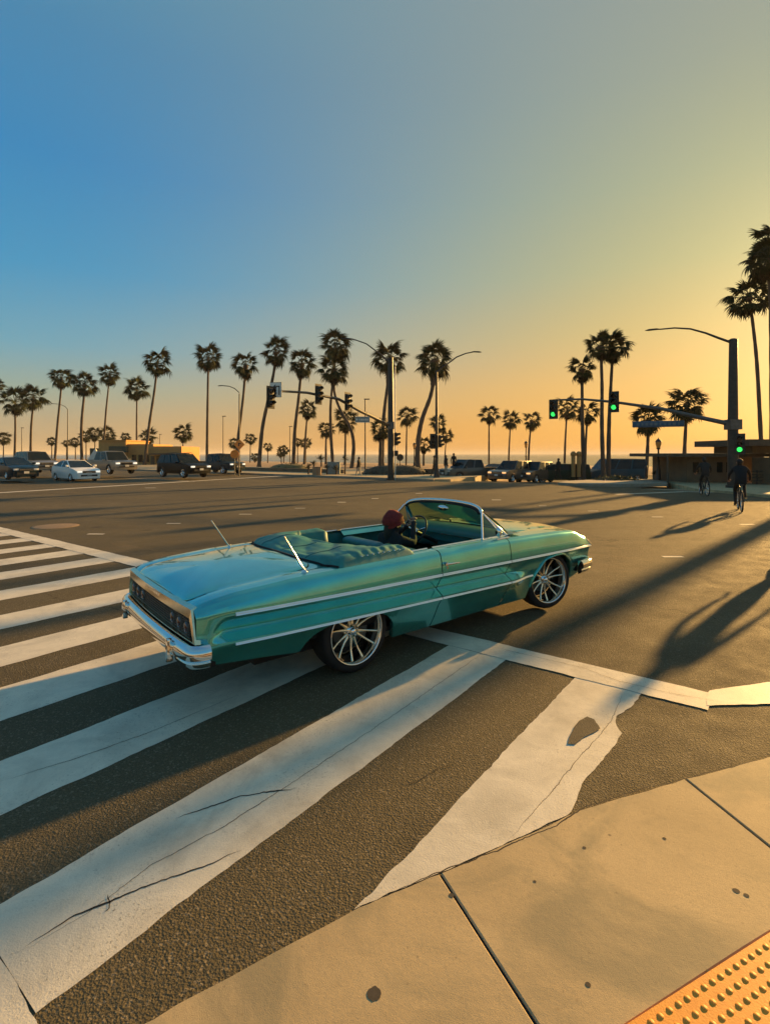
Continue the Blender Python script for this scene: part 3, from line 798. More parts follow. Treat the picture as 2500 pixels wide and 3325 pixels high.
b = MB()                                          # underside, wheel wells, cabin floor
b.box((1.35, 0, 0.275), (4.5, 1.30, 0.07)); b.box((0, 0, 0.62), (1.3, 1.5, 0.5)); b.box((3.02, 0, 0.60), (1.15, 1.40, 0.50))
b.box((1.3, 0, 0.29), (2.1, 1.54, 0.05)); b.box((-1.05, 0, 0.60), (0.7, 1.5, 0.30)); 
for s in (-1, 1):
    b.box((-0.09, s * 0.79, 0.66), (1.04, 0.12, 0.10)); b.box((3.02, s * 0.79, 0.80), (0.9, 0.16, 0.06))
b.build('underbody', 'under_dark', CAR)
b = MB()
for s in (-1, 1):
    b.box((1.25, s * 0.842, 0.70), (1.75, 0.03, 0.54))
    b.box((1.25, s * 0.885, 0.975), (2.0, 0.05, 0.012))
b.build('cabin_lining', 'vinyl_seat', CAR)

def door(s):
    b = MB(); side_piece(b, 0.966, 2.056, s, 0.05)
    xs = [0.963 + (2.058 - 0.963) * i / 10 for i in range(11)]
    def P(i, j):
        x = xs[i]; w = Wd(x) - 0.085; return (x, s * (w - 0.075 * j), ztop(x) + (0.006 if j == 1 else 0) - (0.04 if j == 2 else 0) if j < 2 else ztop(x) - 0.05)
    vs = [P(i, j) for i in range(11) for j in range(3)]
    b.add(vs, [(i * 3 + j, (i + 1) * 3 + j, (i + 1) * 3 + j + 1, i * 3 + j + 1) for i in range(10) for j in range(2)], 0, True)
    for xe in (0.963, 2.058):
        zz = [r for r in rows(xe)]
        vs = []
        for z in zz:
            z = max(z, zarch(xe)); y = yside(xe, z); vs += [(xe, s * y, z), (xe, s * (y - 0.03), z)]
        b.add(vs, [(2 * i, 2 * i + 1, 2 * i + 3, 2 * i + 2) for i in range(len(zz) - 1)])
    d = b.build('door', 'turquoise', CAR, sharp=38)
    h = MB()
    zz = 0.868; y = s * (yside(1.08, zz))
    h.tube([(1.0, y, zz), (1.0, y + s * 0.035, zz)], 0.02, 10); h.tube([(0.99, y + s * 0.035, zz), (1.06, y + s * 0.045, zz), (1.17, y + s * 0.04, zz - 0.004)], [0.012, 0.011, 0.008], 8)
    h.tube([(1.03, y - s * 0.01, 0.825), (1.03, y + s * 0.012, 0.825)], 0.014, 10)
    h.build('handle', 'chrome', d)
    for xe in (0.9595, 2.062):                     # dark seam behind the gaps
        g = MB(); zz = [max(z, zarch(xe)) for z in rows(xe)]; vs = []
        for z in zz:
            y = yside(xe, z) - 0.006; vs += [(xe - 0.010, s * y, z), (xe + 0.010, s * y, z)]
        g.add(vs, [(2 * i, 2 * i + 1, 2 * i + 3, 2 * i + 2) for i in range(len(zz) - 1)])
        g.build('door_gap', 'under_dark', d)
    return d
door(-1); door(1)

def rrect(x0, x1, hw, r, n=9):
    pts = []
    for cx, cy, a0 in ((x1 - r, hw - r, 0), (x0 + r, hw - r, 90), (x0 + r, -hw + r, 180), (x1 - r, -hw + r, 270)):
        for k in range(n):
            a = math.radians(a0 + 90 * k / (n - 1)); pts.append((cx + r * math.cos(a), cy + r * math.sin(a)))
    return pts
def panel(name, m, x0, x1, hw, r, dz, parent, skirt=0.012):
    out = rrect(x0, x1, hw, r); cx = (x0 + x1) / 2; N = len(out); b = MB()
    rings = [1.0, 0.995, 0.98, 0.94, 0.88, 0.8, 0.7, 0.58, 0.45, 0.3, 0.15]
    vs = []
    for q, k in enumerate([1.0] + rings):
        for (x, y) in out:
            X, Y = cx + (x - cx) * k, y * k
            z = deckz(X, Y) + (dz if q > 1 else (dz - 0.003 if q == 1 else dz - skirt)); vs.append((front_x(X, z), Y, z))
    vs.append((cx, 0, deckz(cx, 0) + dz))
    fs = [(q * N + i, q * N + (i + 1) % N, (q + 1) * N + (i + 1) % N, (q + 1) * N + i) for q in range(len(rings)) for i in range(N)]
    fs += [(len(rings) * N + i, len(rings) * N + (i + 1) % N, len(vs) - 1) for i in range(N)]
    b.add(vs, fs, 0, True); return b.build(name, m, parent)
lid = panel('trunk_lid', 'turquoise', -1.466, -0.36, 0.70, 0.13, 0.009, CAR)
panel('lid_gap', 'under_dark', -1.469, -0.352, 0.707, 0.135, 0.0030, lid, skirt=0.001)
hood = panel('hood', 'turquoise', 2.40, 3.84, 0.66, 0.10, 0.016, CAR)
panel('hood_gap', 'under_dark', 2.39, 3.85, 0.668, 0.105, 0.004, hood, skirt=0.001)

def trim(name, zf, x0, x1, s, w, out, m='chrome'):
    b = MB(); n = 40; vs = []
    prof = [(-w, -0.004), (-w * 0.8, out * 1.3), (-w * 0.15, out * 0.9), (0, out * 0.5), (w * 0.15, out * 0.75), (w * 0.85, out * 0.15), (w, -0.006)]
    for i in range(n + 1):
        x = x0 + (x1 - x0) * i / n; z0 = zf(x); e = 1.0
        for dz_, o in prof:
            z = z0 + dz_; vs.append((front_x(x, z0), s * (yside(x, z0) + o), z))
    k = len(prof)
    b.add(vs, [(i * k + j, (i + 1) * k + j, (i + 1) * k + j + 1, i * k + j + 1) for i in range(n) for j in range(k - 1)], 0, False)
    b.add(vs[:k], [tuple(range(k))]); b.add(vs[-k:], [tuple(range(k))])
    return b.build(name, m, CAR)
for s in (-1, 1):
    trim('upper_trim', zu, -1.19, 0.955, s, 0.0150, 0.012, 'trim_bright'); trim('upper_trim', zu, 0.965, 2.056, s, 0.0150, 0.012, 'trim_bright'); trim('upper_trim', zu, 2.068, 3.84, s, 0.0150, 0.012, 'trim_bright')
    trim('lower_trim', lambda x: zl(x) - 0.016, -1.19, 0.955, s, 0.0115, 0.010, 'trim_bright'); trim('lower_trim', lambda x: zl(x) - 0.016, 0.965, 2.056, s, 0.0115, 0.010, 'trim_bright'); trim('lower_trim', lambda x: zl(x) - 0.016, 2.068, 2.575, s, 0.0115, 0.010, 'trim_bright')
    # wheel arch mouldings
    b = MB(); pts = []
    for i in range(31):
        a = math.radians(182 - 184 * i / 30); x = 3.02 + 0.445 * math.copysign(abs(math.cos(a)) ** (2 / 2.3), math.cos(a)); z = 0.24 + 0.46 * max(0, math.sin(a)) ** (2 / 2.3)
        if z > 0.30: pts.append((x, s * (yside(x, z + 0.01) + 0.004), z + 0.004))
    b.tube(pts, 0.014, 6); b.build('arch_moulding', 'turquoise', CAR)
    # bright fender top edge moulding at the nose
    b = MB(); b.tube([(front_x(3.86, ztop(3.86)), s * (Wd(3.86) - 0.07), ztop(3.86) - 0.01), (front_x(3.86, 0.80), s * (Wd(3.86) - 0.012), 0.80), (3.855, s * (Wd(3.86) + 0.002), zu(3.86))], 0.011, 6)
    b.build('nose_moulding', 'chrome', CAR)
    # belt moulding beside the cabin
    b = MB(); b.tube([(x, s * (Wd(x) - 0.165), ztop(x) + 0.012) for x in (0.63, 0.9)], 0.010, 6); b.tube([(x, s * (Wd(x) - 0.165), ztop(x) + 0.012) for x in (0.97, 1.3, 1.7, 2.05)], 0.010, 6)
    b.build('belt_moulding', 'chrome_bright', CAR)

# tail panel: chrome surround, dark ribbed recess, six round lamps
b = MB()
def tailframe(z0, z1, y0, y1, t, x, m):
    b = MB(); n = 24
    pts = []
    for zz, yy in ((z0, y0), (z1, y1)): pass
    o = [(-y1, z0), (-y0, z1), (y0, z1), (y1, z0)]
    i_ = [(-(y1 - t), z0 + t * 0.5), (-(y0 - t * .6), z1 - t * 2.5), (y0 - t * .6, z1 - t * 2.5), (y1 - t, z0 + t * 0.5)]
    def bow(y): return -0.035 * (1 - (y / 0.95) ** 2)
    vs = []; segs = []
    for k in range(4):
        (ya, za), (yb, zb) = o[k], o[(k + 1) % 4]; (yc, zc), (yd, zd) = i_[k], i_[(k + 1) % 4]
        m_ = 10
        for j in range(m_ + 1):
            f = j / m_; yo, zo = ya + (yb - ya) * f, za + (zb - za) * f; yi, zi = yc + (yd - yc) * f, zc + (zd - zc) * f
            b_ = len(vs)
            vs += [(x + 0.03 + bow(yo), yo, zo), (x - 0.012 + bow(yo), yo + (yi - yo) * 0.15, zo + (zi - zo) * 0.15), (x - 0.016 + bow(yi), yi + (yo - yi) * 0.2, zi + (zo - zi) * 0.2), (x + 0.03 + bow(yi), yi, zi)]
            if j: segs += [(b_ - 4 + q, b_ + q, b_ + q + 1, b_ - 4 + q + 1) for q in range(3)]
    b.add(vs, segs, 0, True)
    return b.build('tail_surround', m, CAR, sharp=30)
tailframe(0.615, 0.872, 0.858, 0.930, 0.040, -1.468, 'chrome_sunset')
b = MB()
b.box((-1.455, 0, 0.72), (0.02, 1.72, 0.22))
b.box((-1.455, 0, 0.60), (0.05, 1.7, 0.02))
b.box((-1.38, 0, 0.50), (0.14, 1.74, 0.18))
b.build('tail_panel', 'under_dark', CAR)
b = MB(); rt = random.Random(5)
for k in range(8): b.box((-1.474, 0, 0.636 + 0.020 * k), (0.012, 1.62, 0.006))
for k in range(30): b.box((-1.476, -0.80 + 0.055 * k, 0.705), (0.008, 0.006, 0.15))
b.build('tail_grille', 'pole_steel', CAR)
for s in (-1, 1):
    for y in (0.42, 0.58, 0.74):
        lm = MB(); M_ = Matrix.Translation((-1.465, s * y, 0.700)) @ Matrix.Rotation(-PI / 2, 4, 'Y')
        lm.lathe([(0.046, 0.0), (0.043, 0.018), (0.03, 0.028), (0.001, 0.032)], 20, 0, M_)
        lm.lathe([(0.053, 0.0), (0.053, 0.018), (0.049, 0.024), (0.045, 0.018)], 20, 1, M_)
        lm.build('tail_lamp', ['red_lens', 'pole_steel'], CAR)
# three-dimensional letters along the tail bar (the maker's name in the photo is too small to read clearly)
for k in range(9):
    t_ = MB(); yy = 0.18 - 0.045 * k
    t_.box((-1.517, yy, 0.835), (0.006, 0.018, 0.020)); t_.build('badge_letter', 'chrome_bright', CAR)

def bumper(name, front):
    b = MB()
    # plan line of the bumper, wraps round the corners
    if not front:
        plan = [(-1.385, -0.968), (-1.45, -0.965), (-1.510, -0.935), (-1.535, -0.87), (-1.555, -0.6), (-1.565, 0)]
    else:
        plan = [(3.52, -0.985), (3.66, -0.98), (3.82, -0.95), (3.90, -0.85), (3.95, -0.6), (3.98, 0)]
    plan = plan + [(x, -y) for x, y in plan[-2::-1]]
    fine = []
    for a, c in zip(plan, plan[1:]):
        for k in range(5): fine.append((a[0] + (c[0] - a[0]) * k / 5, a[1] + (c[1] - a[1]) * k / 5))
    fine.append(plan[-1])
    for _ in range(6): fine = [fine[0]] + [((fine[i - 1][0] + 2 * fine[i][0] + fine[i + 1][0]) / 4, (fine[i - 1][1] + 2 * fine[i][1] + fine[i + 1][1]) / 4) for i in range(1, len(fine) - 1)] + [fine[-1]]
    prof = [(-0.05, 0.585), (-0.012, 0.592), (0.010, 0.580), (0.026, 0.555), (0.030, 0.525), (0.024, 0.495), (0.004, 0.480), (0.000, 0.470), (0.008, 0.465), (0.002, 0.445), (-0.014, 0.425), (-0.05, 0.410)]
    prof = [(o, z - 0.03) for o, z in prof] if front else [(o, z + 0.022) for o, z in prof]
    vs = []; n = len(fine); k = len(prof)
    for i, (x, y) in enumerate(fine):
        a = fine[max(i - 1, 0)]; c = fine[min(i + 1, n - 1)]; d = Vector((c[0] - a[0], c[1] - a[1])).normalized()
        nn = Vector((-d.y, d.x)) if not front else Vector((d.y, -d.x))
        if not front: nn = Vector((-d.y, d.x)); 
        if (nn.x > 0) != front and abs(d.y) > 0.7: nn = -nn
        if abs(d.y) <= 0.7: nn = Vector((nn.x, nn.y)) if (nn.y * y > 0) else -nn
        kk = smooth((0.70 - abs(y)) / 0.08)          # the lower lip is only on the corners
        for o, z in prof:
            if z < 0.475 + (0.0 if front else 0.022): z = z + (0.47 + (0 if front else 0.022) - z) * kk; o = o - 0.02 * kk
            vs.append((x + nn.x * o, y + nn.y * o, z))
    b.add(vs, [(i * k + j, (i + 1) * k + j, (i + 1) * k + j + 1, i * k + j + 1) for i in range(n - 1) for j in range(k - 1)], 0, True)
    b.add(vs[:k], [tuple(range(k))]); b.add(vs[-k:], [tuple(range(k))[::-1]])
    o = b.build(name, 'chrome', CAR, sharp=35)
    xx = -1.60 if not front else 4.01
    for s in (-1, 1):
        g = MB(); g.box((xx + (0.018 if not front else -0.012), s * 0.66, 0.535 if not front else 0.47), (0.05, 0.06, 0.17), taper=0.8)
        q = g.build('bumper_guard', 'chrome', o); bevel_mesh(q, 0.014)
    return o
rb = bumper('rear_bumper', False); bumper('front_bumper', True)
b = MB(); b.tube([(-1.16, -0.60, 0.335), (-0.9, -0.60, 0.34), (-0.6, -0.55, 0.34)], 0.026, 10, caps=False); b.tube([(-1.16, -0.60, 0.335), (-0.9, -0.60, 0.34)], 0.021, 10, caps=False); b.build('exhaust_pipe', 'chrome', CAR)
# nose: grille and lamps (seen only from the front)
b = MB(); b.box((3.80, 0, 0.68), (0.03, 1.72, 0.20))
for k in range(14): b.box((3.82, -0.45 + 0.069 * k, 0.68), (0.01, 0.012, 0.17))
b.box((3.82, 0, 0.775), (0.06, 1.74, 0.03)); b.build('grille', 'chrome', CAR)
for s in (-1, 1):
    for y in (0.62, 0.79):
        lm = MB(); lm.lathe([(0.085, 0.0), (0.082, 0.02), (0.06, 0.035), (0.001, 0.042)], 20, 0, Matrix.Translation((3.82, s * y, 0.68)) @ Matrix.Rotation(PI / 2, 4, 'Y')); lm.build('headlight', 'lamp_glass', CAR)

# wheels: low-profile tyre, deep polished rim with five split spokes
def make_wheel():
    t = MB()
    t.lathe([(0.270, -0.105), (0.295, -0.118), (0.338, -0.118), (0.354, -0.098), (0.361, -0.05), (0.361, 0.05), (0.354, 0.098), (0.338, 0.118), (0.295, 0.120), (0.270, 0.105)], 48)
    tm = t.mesh('tyre', 'tyre')
    r = MB()
    r.lathe([(0.280, 0.112), (0.289, 0.122), (0.281, 0.129), (0.271, 0.118), (0.264, 0.06), (0.255, 0.0), (0.255, -0.10)], 48, 0)
    r.lathe([(0.001, 0.050), (0.035, 0.050), (0.042, 0.040), (0.075, 0.022), (0.082, 0.0), (0.07, -0.05)], 24, 0)
    r.lathe([(0.001, 0.075), (0.024, 0.072), (0.032, 0.06), (0.034, 0.045)], 16, 1)
    for k in range(6):
        a0 = 2 * PI * k / 6 + 0.3
        for sg in (-1, 1):
            pts = []
            for f in (0, 0.3, 0.6, 1.0):
                rr = 0.065 + (0.264 - 0.065) * f; a = a0 + sg * (0.20 + 0.02 * f); pts.append((rr * math.cos(a), rr * math.sin(a), 0.025 - 0.012 * math.sin(f * PI) + 0.045 * f))
            r.tube(pts, [0.020, 0.014, 0.011, 0.013], 6, 2)
        a = a0 + PI / 6
        r.tube([(0.055 * math.cos(a), 0.055 * math.sin(a), 0.03), (0.055 * math.cos(a), 0.055 * math.sin(a), 0.046)], 0.009, 6, 1)
    rm = r.mesh('rim', ['chrome', 'chrome_bright', 'spoke_sunset'])
    d = MB(); d.lathe([(0.165, -0.055), (0.165, -0.035), (0.06, -0.03), (0.001, -0.03)], 32); d.box((0.12, -0.09, -0.04), (0.11, 0.10, 0.06), rot=-0.6)
    dm = d.mesh('brake_disc', 'pole_steel')
    d2 = MB(); d2.lathe([(0.238, -0.095), (0.001, -0.09)], 24); bm_ = d2.mesh('wheel_back', 'under_dark')
    return tm, rm, dm, bm_
TM, RM, DM, BMm = make_wheel()
for x, sp in ((0, 0.35), (3.02, 1.1)):
    for s in (-1, 1):
        w = empty('wheel'); w.parent = CAR; w.location = (x, s * 0.735, 0.361); w.rotation_euler = (PI / 2 if s < 0 else -PI / 2, 0, 0)
        if x > 1: w.rotation_euler = (PI / 2 if s < 0 else -PI / 2, 0, math.radians(-13))
        for nm, me in (('tyre', TM), ('rim', RM), ('brake_disc', DM), ('wheel_back', BMm)): inst(nm, me, w, rot=(0, 0, sp))

# windscreen with frame, vent windows, mirrors
hdr = [(1.93, -0.655, 1.275), (1.955, -0.60, 1.325), (2.0, -0.40, 1.358), (2.025, 0, 1.372), (2.0, 0.40, 1.358), (1.955, 0.60, 1.325), (1.93, 0.655, 1.275)]
base = [(2.20, -0.80, 1.005), (2.32, -0.74, 1.012), (2.42, -0.40, 1.025), (2.45, 0, 1.03), (2.42, 0.40, 1.025), (2.32, 0.74, 1.012), (2.20, 0.80, 1.005)]
def fine_(P, k=6):
    out = []
    for i in range(len(P) - 1):
        p0, p1, p2, p3 = [Vector(P[max(0, min(len(P) - 1, i + d))]) for d in (-1, 0, 1, 2)]
        for j in range(k):
            t = j / k; out.append(0.5 * ((2 * p1) + (p2 - p0) * t + (2 * p0 - 5 * p1 + 4 * p2 - p3) * t * t + (3 * p1 - p0 - 3 * p2 + p3) * t ** 3))
    out.append(Vector(P[-1])); return out
H_, B_ = fine_(hdr), fine_(base)
b = MB(); b.tube([B_[0]] + H_ + [B_[-1]], [0.030] + [0.026] * len(H_) + [0.030], 10, sq=(1, 0.8))
ws = b.build('windscreen_frame', 'chrome', CAR)
b = MB(); b.tube([h + Vector((-0.025, 0, -0.022)) for h in H_[2:-2]], 0.02, 8, sq=(1.3, 0.7)); b.tube(B_, 0.014, 6); b.build('windscreen_trim', 'under_dark', ws)
b = MB(); nn = len(H_); b.grid(lambda i, j: B_[i].lerp(H_[i], j / 6) + Vector((0.035 * math.sin(PI * j / 6), 0, 0)), nn, 7); b.build('windscreen', 'glass_green', ws)
for s in (-1, 1):
    P0, P1, P2 = Vector((1.74, s * 0.835, 1.01)), Vector((2.17, s * 0.812, 1.01)), Vector((1.915, s * 0.672, 1.285))
    b = MB(); b.tube([P0, P2], 0.013, 6); b.tube([P0, P1], 0.011, 6)
    b.tube([P0.lerp(P1, 0.88), P2.lerp(P1, 0.12)], 0.009, 6)
    vf = b.build('vent_window_frame', 'chrome_bright', CAR)
    b = MB(); b.add([P0, P1, P2, P0 + Vector((0, s * 0.004, 0)), P1 + Vector((0, s * 0.004, 0)), P2 + Vector((0, s * 0.004, 0))], [(0, 1, 2), (3, 5, 4)]); b.build('vent_window', 'glass_clear', vf)
b = MB(); b.lathe([(0.001, 0.02), (0.045, 0.016), (0.062, 0.0), (0.055, -0.015), (0.001, -0.02)], 20, 0, Matrix.Translation((1.97, 0.0, 1.285)) @ Matrix.Rotation(PI / 2, 4, 'Y') @ Matrix.Diagonal((0.6, 1.6, 1, 1)))
b.tube([(1.98, 0, 1.30), (2.02, 0, 1.345)], 0.008, 6); b.build('rear_view_mirror', 'chrome', ws)
b = MB(); b.lathe([(0.001, 0.012), (0.05, 0.010), (0.056, 0.0), (0.04, -0.03), (0.001, -0.04)], 20, 0, Matrix.Translation((1.93, -0.905, 1.085)) @ Matrix.Rotation(-PI / 2, 4, 'Y') @ Matrix.Diagonal((1, 0.75, 1, 1)))
b.tube([(1.95, -0.90, 1.04), (2.0, -0.885, 0.995)], 0.012, 6); b.tube([(1.90, -0.90, 1.002), (2.12, -0.90, 1.004)], 0.014, 6)
b.build('door_mirror', ['chrome'], CAR)

# dashboard, steering wheel, seats
b = MB()
def dashP(i, j):
    y = -0.84 + 1.68 * i / 24; f = j / 7
    pr = [(2.42, 1.02), (2.30, 1.025), (2.18, 1.015), (2.10, 0.985), (2.09, 0.93), (2.13, 0.86), (2.10, 0.78), (2.2, 0.72)]
    x, z = pr[j]; return (x, y, z + 0.012 * (1 - (y / 0.84) ** 2))
b.grid(dashP, 25, 8); dash_ = b.build('dashboard', 'vinyl_seat', CAR)
b = MB(); b.box((2.085, 0, 0.93), (0.012, 1.5, 0.012)); b.box((2.10, 0, 0.835), (0.012, 1.5, 0.010)); b.build('dash_trim', 'chrome_bright', dash_)
swc = Vector((1.70, 0.26, 1.00)); ax = Vector((-0.82, 0, 0.57)).normalized()
Mx = Matrix.Translation(swc) @ ax.to_track_quat('Z', 'Y').to_matrix().to_4x4()
b = MB(); b.tube([Mx @ Vector((0.205 * math.cos(a * PI / 16), 0.205 * math.sin(a * PI / 16), 0)) for a in range(32)], 0.012, 8, closed=True)
for a in (0.3, PI - 0.3, -PI / 2): b.tube([Mx @ Vector((0.03 * math.cos(a), 0.03 * math.sin(a), -0.02)), Mx @ Vector((0.20 * math.cos(a), 0.20 * math.sin(a), 0))], 0.009, 6, 1)
b.lathe([(0.001, 0.0), (0.045, -0.006), (0.05, -0.03), (0.03, -0.05)], 16, 1, Mx)
b.tube([Mx @ Vector((0, 0, -0.04)), Vector((2.12, 0.26, 0.80))], 0.028, 8, 0); b.tube([Mx @ Vector((-0.02, 0.0, -0.10)), Mx @ Vector((0.03, -0.16, -0.07))], 0.008, 6, 1)
b.build('steering_wheel', ['black_plastic', 'chrome'], CAR)
def seat(x, back, name, h=0.93):
    s_ = empty(name); s_.parent = CAR
    b = MB(); b.box((x + 0.30, 0, 0.46), (0.62, 1.44, 0.18)); c = b.build('seat_cushion', 'vinyl_seat', s_); bevel_mesh(c, 0.05, 3)
    b = MB()
    for s in (-1, 1):
        b.box((0, 0, 0), (0.15, 0.70, 0.52), M=Matrix.Translation((0, 0, 0)) @ Matrix.Rotation(math.radians(-9), 4, 'Y'))
        for k in range(len(b.v) - 8, len(b.v)): v = b.v[k]; b.v[k] = (v[0] + x - 0.02, v[1] + s * 0.365, v[2] + h - 0.26)
    c = b.build('seat_back', 'vinyl_seat', s_); bevel_mesh(c, 0.055, 3)
    b = MB()
    for k in range(12): b.box((x + 0.045, -0.62 + 0.113 * k, h - 0.18), (0.012, 0.014, 0.30))
    b.build('seat_pleat', 'vinyl', s_)
seat(1.02, 0, 'front_seat', 0.95); seat(0.28, 0, 'rear_seat', 0.86)

# the folded top under its boot, a wrinkled U with two arms along the quarters
b = MB(); NX, NY = 64, 96; X0, X1 = -0.33, 0.70
def dist_in(x, y):
    ay = abs(y)
    xr = -0.33 + 0.15 * (ay / 0.88) ** 3            # rear edge, bowed
    xf = 0.16 + 0.10 * math.cos(y * 2.2) if ay < 0.60 else 0.0
    outer = 0.885 - 0.0 * x
    d = min(x - xr, outer - ay)
    if ay < 0.66: d = min(d, (0.20 - 0.08 * math.sin(y * 3.0 + 0.6)) - x + 0.10) if x > 0.05 else d
    else:
        d = min(d, 0.68 - x)
        if x > 0.30: d = min(d, (ay - 0.66) + 0.02)
    return d
def bootz(x, y):
    d = max(0.0, dist_in(x, y)); h = 0.085 * (1 - math.exp(-d / 0.05))
    w = noise.noise(Vector((x * 2.0, y * 1.6, 3.0))) * 0.034 + abs(noise.noise(Vector((x * 3.0 - y * 2.2, y * 1.5 + x, 9.0)))) * 0.020 + noise.noise(Vector((x * 12, y * 8, 6.0))) * 0.004
    sag = -0.055 * math.exp(-((y + 0.05) / 0.42) ** 2) * min(1, d / 0.1) * (1 if x < 0.4 else 0)
    tuft = -0.012 * math.exp(-(((y * y) ** 0.5 - 0.80) / 0.03) ** 2) * (0.5 + 0.5 * math.cos(x * 60)) if x > -0.05 else 0
    return deckz(x, y) - 0.004 + h + (w * min(1, d / 0.08)) + sag + tuft
def BP(i, j):
    x = X0 + (X1 - X0) * i / (NX - 1); y = -0.90 + 1.80 * j / (NY - 1)
    return (x, y, bootz(x, y) if dist_in(x, y) > 0 else deckz(x, y) - (0.004 if abs(y) > 0.80 or x < -0.1 else 0.12))
def bskip(i, j):
    c = 0
    for a, d in ((0, 0), (1, 0), (0, 1), (1, 1)):
        x = X0 + (X1 - X0) * (i + a) / (NX - 1); y = -0.90 + 1.80 * (j + d) / (NY - 1)
        if dist_in(x, y) > 0: c += 1
    return c == 0
b.grid(BP, NX, NY, 0, True, bskip); boot = b.build('top_boot', 'vinyl', CAR)
b = MB(); b.tube([(-0.345 + 0.15 * (abs(y) / 0.88) ** 3, y, deckz(-0.3, y) + 0.004) for y in [-0.86 + 0.0717 * k for k in range(25)]], 0.012, 6)
b.build('boot_beading', 'under_dark', boot)
for y, bx, bz, tx, tz in ((0.71, -0.54, 0.985, -0.735, 1.285), (-0.80, -0.51, 0.985, -0.70, 1.30)):
    b = MB(); z0 = deckz(bx, y); b.lathe([(0.030, 0), (0.026, 0.012), (0.012, 0.02), (0.009, 0.035)], 12, 0, Matrix.Translation((bx, y, z0)))
    b.tube([(bx, y, z0 + 0.02), (bx - 0.02, y, z0 + 0.045), (tx, y, tz)], [0.011, 0.007, 0.0055], 8); b.build('antenna', 'chrome', CAR)
for sx, sy in ((2.36, -0.25), (2.36, 0.38)):
    b = MB(); b.lathe([(0.018, 0.0), (0.014, 0.016), (0.001, 0.02)], 10, 0, Matrix.Translation((sx + 0.14, sy, deckz(sx + 0.14, sy) + 0.012)))
    b.tube([(sx + 0.14, sy, deckz(2.5, sy) + 0.03), (sx + 0.10, sy + 0.4, deckz(2.4, sy) + 0.045)], 0.006, 6)
    b.build('wiper', 'black_plastic', CAR)
b = MB(); b.box((3.0, 0, 0), (0.9, 0.012, 0.012))
b.v = [(x, y, z + deckz(x, 0) + 0.02) for x, y, z in b.v]; b.build('hood_moulding', 'chrome', CAR)

# sewn seams across the boot and a piped edge on each arm
for k, yy in enumerate((-0.45, 0.0, 0.45)):
    b = MB(); b.tube([(x, yy, bootz(x, yy) + 0.001) for x in [-0.29 + 0.03 * q for q in range(14)] if dist_in(x, yy) > 0.01], 0.006, 5); b.build('seam', 'vinyl_seat', boot)
b = MB()
for k in range(9):
    x = 0.06 + 0.065 * k; b.lathe([(0.010, 0), (0.007, 0.006), (0.001, 0.008)], 8, 0, Matrix.Translation((x, -0.845, bootz(x, -0.845))))
b.build('snap', 'chrome', boot, kind='stuff')

# ---------------------------------------------------------------- people: one skinned, subdivided body each
EDGES = [('pelvis', 'waist'), ('waist', 'chest'), ('chest', 'neck'), ('neck', 'head'), ('head', 'crown')]
for s_ in 'LR':
    EDGES += [('chest', 'sh' + s_), ('sh' + s_, 'el' + s_), ('el' + s_, 'wr' + s_), ('wr' + s_, 'hd' + s_), ('pelvis', 'hip' + s_), ('hip' + s_, 'kn' + s_), ('kn' + s_, 'an' + s_), ('an' + s_, 'toe' + s_)]
RAD = {'pelvis': (.15, .12), 'waist': (.135, .11), 'chest': (.165, .125), 'neck': (.06, .06), 'head': (.085, .10), 'crown': (.075, .085), 'sh': (.068, .068), 'el': (.048, .048), 'wr': (.032, .032),
       'hd': (.035, .022), 'hip': (.098, .105), 'kn': (.062, .065), 'an': (.044, .046), 'toe': (.036, .030)}
STAND = dict(pelvis=(0, 0, .93), waist=(0, 0, 1.10), chest=(0, 0, 1.33), neck=(0, 0, 1.50), head=(.015, 0, 1.62), crown=(.0, 0, 1.70),
             shL=(0, .17, 1.42), elL=(-.03, .23, 1.14), wrL=(.05, .24, .90), hdL=(.08, .24, .80), hipL=(0, .09, .88), knL=(.02, .10, .49), anL=(-.02, .10, .09), toeL=(.14, .12, .04),
             shR=(0, -.17, 1.42), elR=(-.03, -.23, 1.14), wrR=(.05, -.24, .90), hdR=(.08, -.24, .80), hipR=(0, -.09, .88), knR=(.02, -.10, .49), anR=(-.02, -.10, .09), toeR=(.14, -.12, .04))
def fingers(b, wr, hd, side):
    d = (hd - wr).normalized(); up = Vector((0, 0, 1)); x = d.cross(up)
    if x.length < 0.1: x = d.cross(Vector((1, 0, 0)))
    x.normalize(); dn = d.cross(x)
    if dn.z > 0: dn = -dn
    for k, L in zip((-1.5, -.5, .5, 1.5), (.055, .07, .075, .062)):
        p = hd + x * k * .019 + d * .012
        b.tube([p, p + d * L * .5 + dn * .008, p + d * L * .8 + dn * .03, p + d * L * .75 + dn * .055], [.010, .009, .008, .007], 5)
    p = hd - d * .03 + x * .03 * side
    b.tube([p, p + x * .025 * side + d * .03, p + x * .02 * side + d * .055 + dn * .02], [.011, .010, .008], 5)
